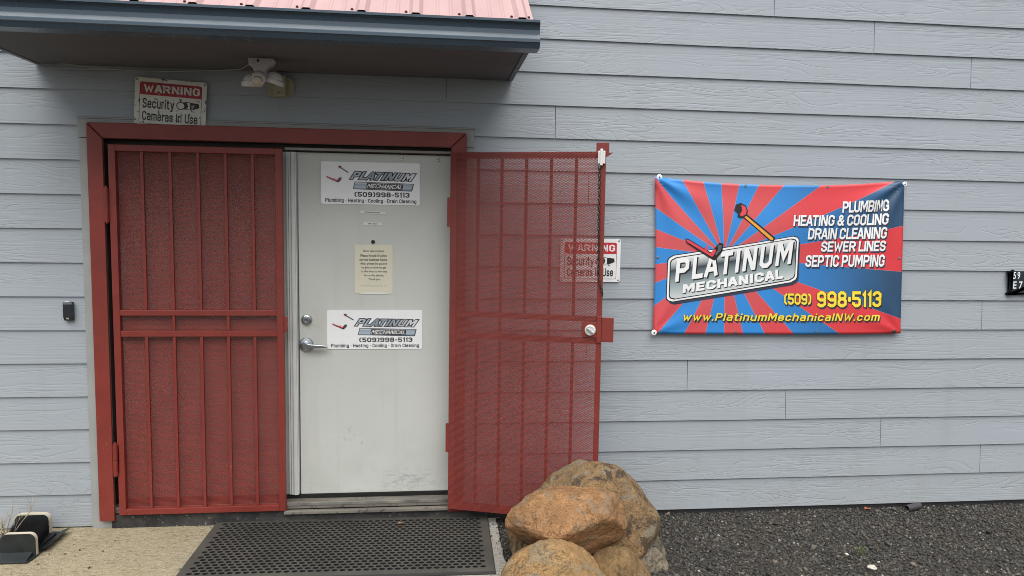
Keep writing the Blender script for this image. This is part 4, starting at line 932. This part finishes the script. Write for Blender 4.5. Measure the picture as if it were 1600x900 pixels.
# ------------------------------------------------------------------ boulders
def boulder(name, center, radii, planes, seed, mat, label, sub=6, rot=(0,0,0), amp=0.05):
    import bmesh
    bm = bmesh.new(); bmesh.ops.create_icosphere(bm, subdivisions=sub, radius=1.0)
    P = [(Vector(n).normalized(), d) for n, d in planes]; Rm = (Matrix.Rotation(rot[2],3,'Z') @ Matrix.Rotation(rot[1],3,'Y') @ Matrix.Rotation(rot[0],3,'X'))
    sv = Vector((seed*3.1, seed*1.7, seed*5.3)); sc = Vector(radii); ms = sum(radii)/3
    for v in bm.verts:
        d = v.co.normalized(); r = 1.0
        for n, dd in P:
            c_ = n.dot(d)
            if c_ > 0.05:
                t = dd/c_; k = 0.09
                h = max(0.0, min(1.0, 0.5+0.5*(t-r)/k)); r = t*(1-h)+r*h-k*h*(1-h)
        q = d*r
        r2 = amp*mnoise.fractal(q*1.6+sv, 0.9, 2.1, 4) + amp*0.30*mnoise.fractal(q*7.0+sv*2, 0.6, 2.1, 6)
        rid = mnoise.ridged_multi_fractal(q*2.4+sv, 1.0, 2.0, 3, 1.0, 2.0); r2 += amp*0.16*(rid-1.0)
        q = q*(1+r2)
        v.co = Rm @ Vector((q.x*sc.x, q.y*sc.y, q.z*sc.z))
    me = bpy.data.meshes.new(name); bm.to_mesh(me); bm.free(); me.materials.append(mat)
    me.polygons.foreach_set('use_smooth', [True]*len(me.polygons))
    o = bpy.data.objects.new(name, me); COL.objects.link(o); o.location = center
    return tag(o, label, 'boulder', 'boulders piled beside the door mat')
ra = m_rock('tan_mottled_rock', (0.33,0.205,0.095,1), (0.235,0.16,0.09,1), (0.060,0.048,0.042,1), 0.80, 2.0, 0.85)
rb = m_rock('orange_rock', (0.42,0.225,0.100,1), (0.31,0.175,0.085,1), (0.10,0.075,0.055,1), 0.22, 7.0, 0.45)
rcm = m_rock('golden_rock', (0.43,0.265,0.115,1), (0.33,0.205,0.095,1), (0.10,0.09,0.07,1), 0.45, 11.0, 0.6)
rd = m_rock('brown_rock', (0.30,0.19,0.085,1), (0.20,0.13,0.065,1), (0.07,0.06,0.05,1), 0.4, 15.0, 0.4)
re_ = m_rock('grey_broken_rock', (0.26,0.215,0.15,1), (0.17,0.145,0.11,1), (0.05,0.055,0.06,1), 0.8, 21.0, 0.8)
boulder('boulder', (0.83,-0.545,0.14), (0.415,0.27,0.36), [((-0.66,-0.05,0.72),0.74),((0.75,-0.1,0.55),0.86),((0.15,-0.9,0.35),0.72),((0.9,-0.3,-0.2),0.86)], 1.3, ra, 'biggest mottled tan boulder at the back of the pile by the open gate', amp=0.055)
boulder('boulder', (0.695,-0.745,0.272), (0.308,0.20,0.175), [((-0.15,-0.75,0.66),0.80),((0.35,-0.85,-0.45),0.70),((-0.70,-0.45,-0.55),0.74),((0.1,0.1,1.0),0.86),((0.9,-0.3,0.25),0.86)], 2.7, rb, 'smooth orange boulder resting on top of the pile', rot=(0,R(-4),0), amp=0.06)
boulder('boulder', (0.583,-0.985,0.03), (0.268,0.22,0.238), [((-0.55,-0.35,0.75),0.88),((0.65,-0.2,0.72),0.88),((0,-0.9,0.45),0.88)], 4.1, rcm, 'rounded golden boulder lowest at the front of the pile', amp=0.05)
boulder('boulder', (0.915,-0.87,-0.005), (0.175,0.15,0.185), [((-0.6,-0.3,0.7),0.78),((0.72,-0.2,0.65),0.82),((0.1,-0.95,0.2),0.75)], 5.9, rd, 'small brown boulder wedged under the orange one', sub=5, amp=0.06)
boulder('boulder', (1.125,-0.63,-0.005), (0.145,0.17,0.155), [((0.75,-0.2,0.6),0.70),((-0.5,-0.4,0.75),0.72),((0.2,-0.9,0.3),0.66),((0.95,-0.2,-0.1),0.75)], 8.2, re_, 'grey broken boulder at the right foot of the pile', sub=5, amp=0.11)

# ------------------------------------------------------------------ loose stone chips
def chips(name, n, xr, yr, z, rr, seed, cols, keep=None, flat=0.6, zj=0.006):
    g_ = np.random.default_rng(seed); x = g_.uniform(*xr, n); y = g_.uniform(*yr, n)
    if keep is not None:
        k = keep(x, y); x, y = x[k], y[k]; n = len(x)
    r = rr[0]+(rr[1]-rr[0])*g_.random(n)**3.0
    cube = np.array([(-1,-1,-1),(1,-1,-1),(1,1,-1),(-1,1,-1),(-1,-1,1),(1,-1,1),(1,1,1),(-1,1,1)], float)
    V = cube[None]*(0.62+0.5*g_.random((n,8,3))); V[:,:,0] *= (0.8+0.7*g_.random(n))[:,None]; V[:,:,2] *= flat; V[:,4:,:2] *= (0.45+0.5*g_.random((n,4,1)))
    a, b_, c_ = g_.uniform(0,6.28,n), g_.normal(0,0.45,n), g_.normal(0,0.45,n)
    ca, sa, cb, sb, cc, sc_ = np.cos(a), np.sin(a), np.cos(b_), np.sin(b_), np.cos(c_), np.sin(c_)
    X, Y, Z = V[...,0], V[...,1], V[...,2]
    Y, Z = Y*cb[:,None]-Z*sb[:,None], Y*sb[:,None]+Z*cb[:,None]; X, Z = X*cc[:,None]+Z*sc_[:,None], -X*sc_[:,None]+Z*cc[:,None]
    X, Y = X*ca[:,None]-Y*sa[:,None], X*sa[:,None]+Y*ca[:,None]
    P = np.stack([X*r[:,None]*0.75+x[:,None], Y*r[:,None]*0.75+y[:,None], Z*r[:,None]*0.75+(z+g_.uniform(-0.002,zj,n)+r*0.25)[:,None]], -1)
    quad = np.array([(0,3,2,1),(4,5,6,7),(0,1,5,4),(1,2,6,5),(2,3,7,6),(3,0,4,7)])
    F = (quad[None]+(np.arange(n)*8)[:,None,None]).reshape(-1,4)
    me = bpy.data.meshes.new(name); me.vertices.add(n*8); me.vertices.foreach_set('co', P.astype(np.float32).ravel())
    me.loops.add(len(F)*4); me.loops.foreach_set('vertex_index', F.astype(np.int32).ravel()); me.polygons.add(len(F)); me.polygons.foreach_set('loop_start', np.arange(0,len(F)*4,4,dtype=np.int32))
    me.update(calc_edges=True)
    pal = np.array([c[0] for c in cols]); w = np.array([c[1] for c in cols], float); idx = g_.choice(len(cols), n, p=w/w.sum())
    C = pal[idx]*(0.7+0.6*g_.random((n,1))); C = np.concatenate([np.repeat(C[:,None],8,1), np.ones((n,8,1))], -1)
    at = me.attributes.new('tint','FLOAT_COLOR','POINT'); at.data.foreach_set('color', C.astype(np.float32).ravel())
    me.materials.append(M['pebble']); o = bpy.data.objects.new(name, me); COL.objects.link(o); o['kind'] = 'stuff'; return o
GC = [((0.070,0.068,0.063),50),((0.040,0.039,0.038),34),((0.105,0.098,0.087),26),((0.165,0.15,0.125),8),((0.12,0.085,0.06),4),((0.36,0.35,0.32),1.2)]
chips('gravel', 95000, (0.33,4.4), (-1.55,-0.004), -0.014, (0.0022,0.0105), 3, GC, lambda x, y: x > PADX+0.004+0.012*np.sin(y*9))
chips('gravel', 1300, (0.45,4.4), (-1.5,-0.02), -0.012, (0.006,0.021), 4, [((0.085,0.082,0.076),6),((0.045,0.045,0.043),5),((0.14,0.12,0.10),1.5)], None, 0.5)
chips('grit', 700, (-1.74,0.42), (-0.060,-0.002), 0.013, (0.0015,0.0075), 6, [((0.05,0.048,0.045),5),((0.20,0.18,0.15),3),((0.55,0.53,0.48),2)], lambda x, y: (x > -1.3) | (np.abs(y) < 0.03))
chips('grit', 60, (-2.4,-1.2), (-0.62,-0.03), 0.013, (0.002,0.007), 8, [((0.10,0.085,0.06),4),((0.22,0.17,0.10),2)])
chips('grit', 130, (0.345,0.42), (-0.8,-0.01), 0.010, (0.002,0.007), 9, [((0.05,0.048,0.045),4),((0.3,0.28,0.25),1)])

# single stones, leaves, pipe, weeds
def stone(x, y, z, r, mat, label, seed):
    import bmesh
    bm = bmesh.new(); bmesh.ops.create_icosphere(bm, subdivisions=3, radius=1.0)
    for v in bm.verts:
        k = 1+0.35*mnoise.noise(v.co*1.4+Vector((seed,0,0))); v.co = Vector((v.co.x*r*1.3*k, v.co.y*r*k, v.co.z*r*0.55*k))
    me = bpy.data.meshes.new('stone'); bm.to_mesh(me); bm.free(); me.materials.append(mat); o = bpy.data.objects.new('stone', me); COL.objects.link(o); o.location = (x,y,z); o.rotation_euler = (0,0,seed)
    return tag(o, label, 'stone')
stone(2.281,-0.798,-0.002,0.020,M['palestone'],'pale flat stone lying on the dark gravel near the bottom edge',0.4)
stone(2.24,-0.63,-0.006,0.009,M['palestone'],'small pale stone lying on the gravel behind the flat one',1.9)
def leaf(x, y, z, s, mat, label, rz):
    b = MB(); pts = []; n = 9
    for j in range(3):
        for i in range(n):
            t = i/(n-1); w = math.sin(math.pi*min(1,t*0.95+0.03))*0.42*s
            pts.append((s*(t-0.5), (j-1)*w, 0.10*s*math.sin(t*5)+0.20*s*abs(j-1)+0.004))
    b.add(pts, [(j*n+i,j*n+i+1,(j+1)*n+i+1,(j+1)*n+i) for j in range(2) for i in range(n-1)])
    o = obj('dead_leaf', b, mat, None, smooth=True); o.location = (x,y,z); o.rotation_euler = (0,0,rz); m = o.modifiers.new('thickness','SOLIDIFY'); m.thickness = 0.0012
    return tag(o, label, 'leaf', 'dead leaves on the ground')
leaf(-0.155,-0.144,0.030,0.030,M['leaf'],'curled brown dead leaf lying on the rubber mat',0.6)
leaf(-0.571,-0.055,0.016,0.034,M['leaf_o'],'reddish dead leaf caught between the sill and the mat',1.2)
leaf(2.717,-0.055,-0.004,0.042,M['leaf_o'],'orange dead leaf on the gravel against the wall',0.3)
b = MB(); n = 18
po = [(0.021*math.cos(2*math.pi*j/n), 0.021*math.sin(2*math.pi*j/n)) for j in range(n)]; pi_ = [(0.017*math.cos(2*math.pi*j/n), 0.017*math.sin(2*math.pi*j/n)) for j in range(n)]
b.add([(x,y,z) for x in (0,0.105) for y,z in po]+[(x,y,z) for x in (0,0.105) for y,z in pi_], [(j,(j+1)%n,n+(j+1)%n,n+j) for j in range(n)]+[(2*n+j,3*n+j,3*n+(j+1)%n,2*n+(j+1)%n) for j in range(n)]+[(j,2*n+j,2*n+(j+1)%n,(j+1)%n) for j in range(n)]+[(n+j,n+(j+1)%n,3*n+(j+1)%n,3*n+j) for j in range(n)])
o = obj('pipe_stub', b, M['pipe'], None); o.location = (2.965,-0.075,0.006); o.rotation_euler = (0,R(-4),R(14)); tag(o, 'short black pipe stub lying on the gravel under the siding', 'pipe')
def stems(name, base, n, hgt, seed, mat, label, cat, lean=(0.25,0.0), rad=0.0022):
    g_ = random.Random(seed); b = MB()
    def grow(p, d, L, r, depth):
        pts = [p]; q = Vector(p); d = Vector(d)
        for i in range(5):
            d = (d+Vector((g_.uniform(-.16,.16),g_.uniform(-.16,.16),g_.uniform(-.05,.08)))).normalized(); q = q+d*L/5; pts.append(q.copy())
            if depth > 0 and i in (1,2,3) and g_.random() < 0.8:
                grow(q.copy(), (d+Vector((g_.uniform(-.8,.8),g_.uniform(-.6,.6),g_.uniform(0,.4)))).normalized(), L*g_.uniform(.35,.6), r*0.6, depth-1)
        b.tube(pts, [r*(1-0.13*i) for i in range(6)], 5)
    for i in range(n):
        grow(Vector(base)+Vector((g_.uniform(-.02,.02),g_.uniform(-.02,.02),0)), Vector((g_.uniform(-.25,.3)+lean[0],g_.uniform(-.2,.2)+lean[1],1)).normalized(), hgt*g_.uniform(.7,1.1), rad, 2)
    return tag(obj(name, b, mat, None), label, cat)
stems('dry_weed', (-2.195,-0.30,0.013), 5, 0.27, 12, M['twig'], 'leafless dry straw coloured weed beside the boot brush', 'weed', (0.32,0.0), 0.0028)
b = MB(); g_ = random.Random(3)
for i in range(11):
    a = g_.uniform(0,6.28); l = g_.uniform(0.03,0.06); w = 0.0035; d = Vector((math.cos(a),math.sin(a),0)); s = Vector((-d.y,d.x,0))*w
    pts = []; 
    for t, hz in ((0,0),(0.4,0.75),(0.8,0.95),(1.0,0.8)):
        c_ = d*l*0.6*t+Vector((0,0,hz*l)); k = 1-0.8*t; pts += [c_-s*k, c_+s*k]
    b.add(pts, [(0,1,3,2),(2,3,5,4),(4,5,7,6)])
o = obj('grass_tuft', b, M['green'], None); o.location = (2.312,-0.645,-0.012); tag(o, 'tiny green grass sprout growing in the gravel', 'grass')

# ------------------------------------------------------------------ boot brush at the left
bs = thing('boot_brush', 'black boot cleaning brush with cream edged arched ends on the concrete', 'boot brush', (-2.11,-0.25,0.013))
b = MB(); b.prism([(-2.27,-0.455),(-1.985,-0.455),(-1.975,-0.40),(-1.985,-0.085),(-2.30,-0.085),(-2.32,-0.40)], 'z', 0.0135, 0.024); obj('base_plate', b, M['boot'], bs, bevel=0.003)
b = MB(); b.prism([(-0.452,0.0242),(-0.385,0.0242),(-0.385,0.045)], 'x', -2.265, -1.992); obj('ramp', b, M['boot'], bs)
b = MB(); b.prism([(-1.985,0.0242),(-1.950,0.040),(-1.948,0.046),(-1.990,0.030)], 'y', -0.33, -0.09); obj('side_scraper', b, M['boot'], bs)
def arch(x0, x1, z0, z1, rr, n=6):
    return [(x0,z0)]+[(x0+rr+rr*math.cos(R(180-90*i/n)), z1-rr+rr*math.sin(R(180-90*i/n))) for i in range(n+1)]+[(x1-rr+rr*math.cos(R(90-90*i/n)), z1-rr+rr*math.sin(R(90-90*i/n))) for i in range(n+1)]+[(x1,z0)]
for y0, y1, x0, x1, front in ((-0.385,-0.362,-2.142,-1.976,True),(-0.125,-0.100,-2.215,-2.033,False)):
    oc = arch(x0,x1,0.0245,0.140,0.034); ic = arch(x0+0.006,x1-0.006,0.0245,0.134,0.028); b = MB(); n = len(oc)
    b.add([(p_[0],y,p_[1]) for y in (y0,y1) for p_ in oc]+[(p_[0],y,p_[1]) for y in (y0,y1) for p_ in ic],
          [(i,i+1,n+i+1,n+i) for i in range(n-1)]+[(2*n+i,3*n+i,3*n+i+1,2*n+i+1) for i in range(n-1)]+[(i,2*n+i,2*n+i+1,i+1) for i in range(n-1)]+[(n+i,n+i+1,3*n+i+1,3*n+i) for i in range(n-1)])
    e = obj('end_panel', b, M['cream'], bs)
    b = MB(); b.prism(arch(x0+0.0065,x1-0.0065,0.0248,0.1335,0.0275), 'y', y0+0.002, y1-0.002)
    if front: b.prism(arch(x0-0.001,x1+0.0005,0.0242,0.1385,0.033), 'y', y0-0.003, y0-0.0002)
    obj('panel_face', b, M['boot'], e)
    b = MB(); xm = (x0+x1)/2+0.01; b.box(xm-0.017,xm+0.015,y0-0.0034,y0-0.001,0.046,0.068); obj('slot', b, M['black'], e)
b = MB(); g_ = random.Random(8); b.box(-2.205,-2.0,-0.360,-0.127,0.0245,0.034)
for i in range(2600):
    y = g_.uniform(-0.355,-0.132); k = (y+0.355)/0.223; x = g_.uniform(-2.135-0.07*k,-1.990-0.045*k); hi = 0.126+g_.uniform(-.014,.012)
    dx, dy = g_.uniform(-.010,.016), g_.uniform(-.012,.012); w = 0.0016
    b.add([(x-w,y,0.034),(x+w,y,0.034),(x,y+w,0.034),(x+dx,y+dy,hi)], [(0,1,3),(1,2,3),(2,0,3)])
obj('bristles', b, M['bristle'], bs)
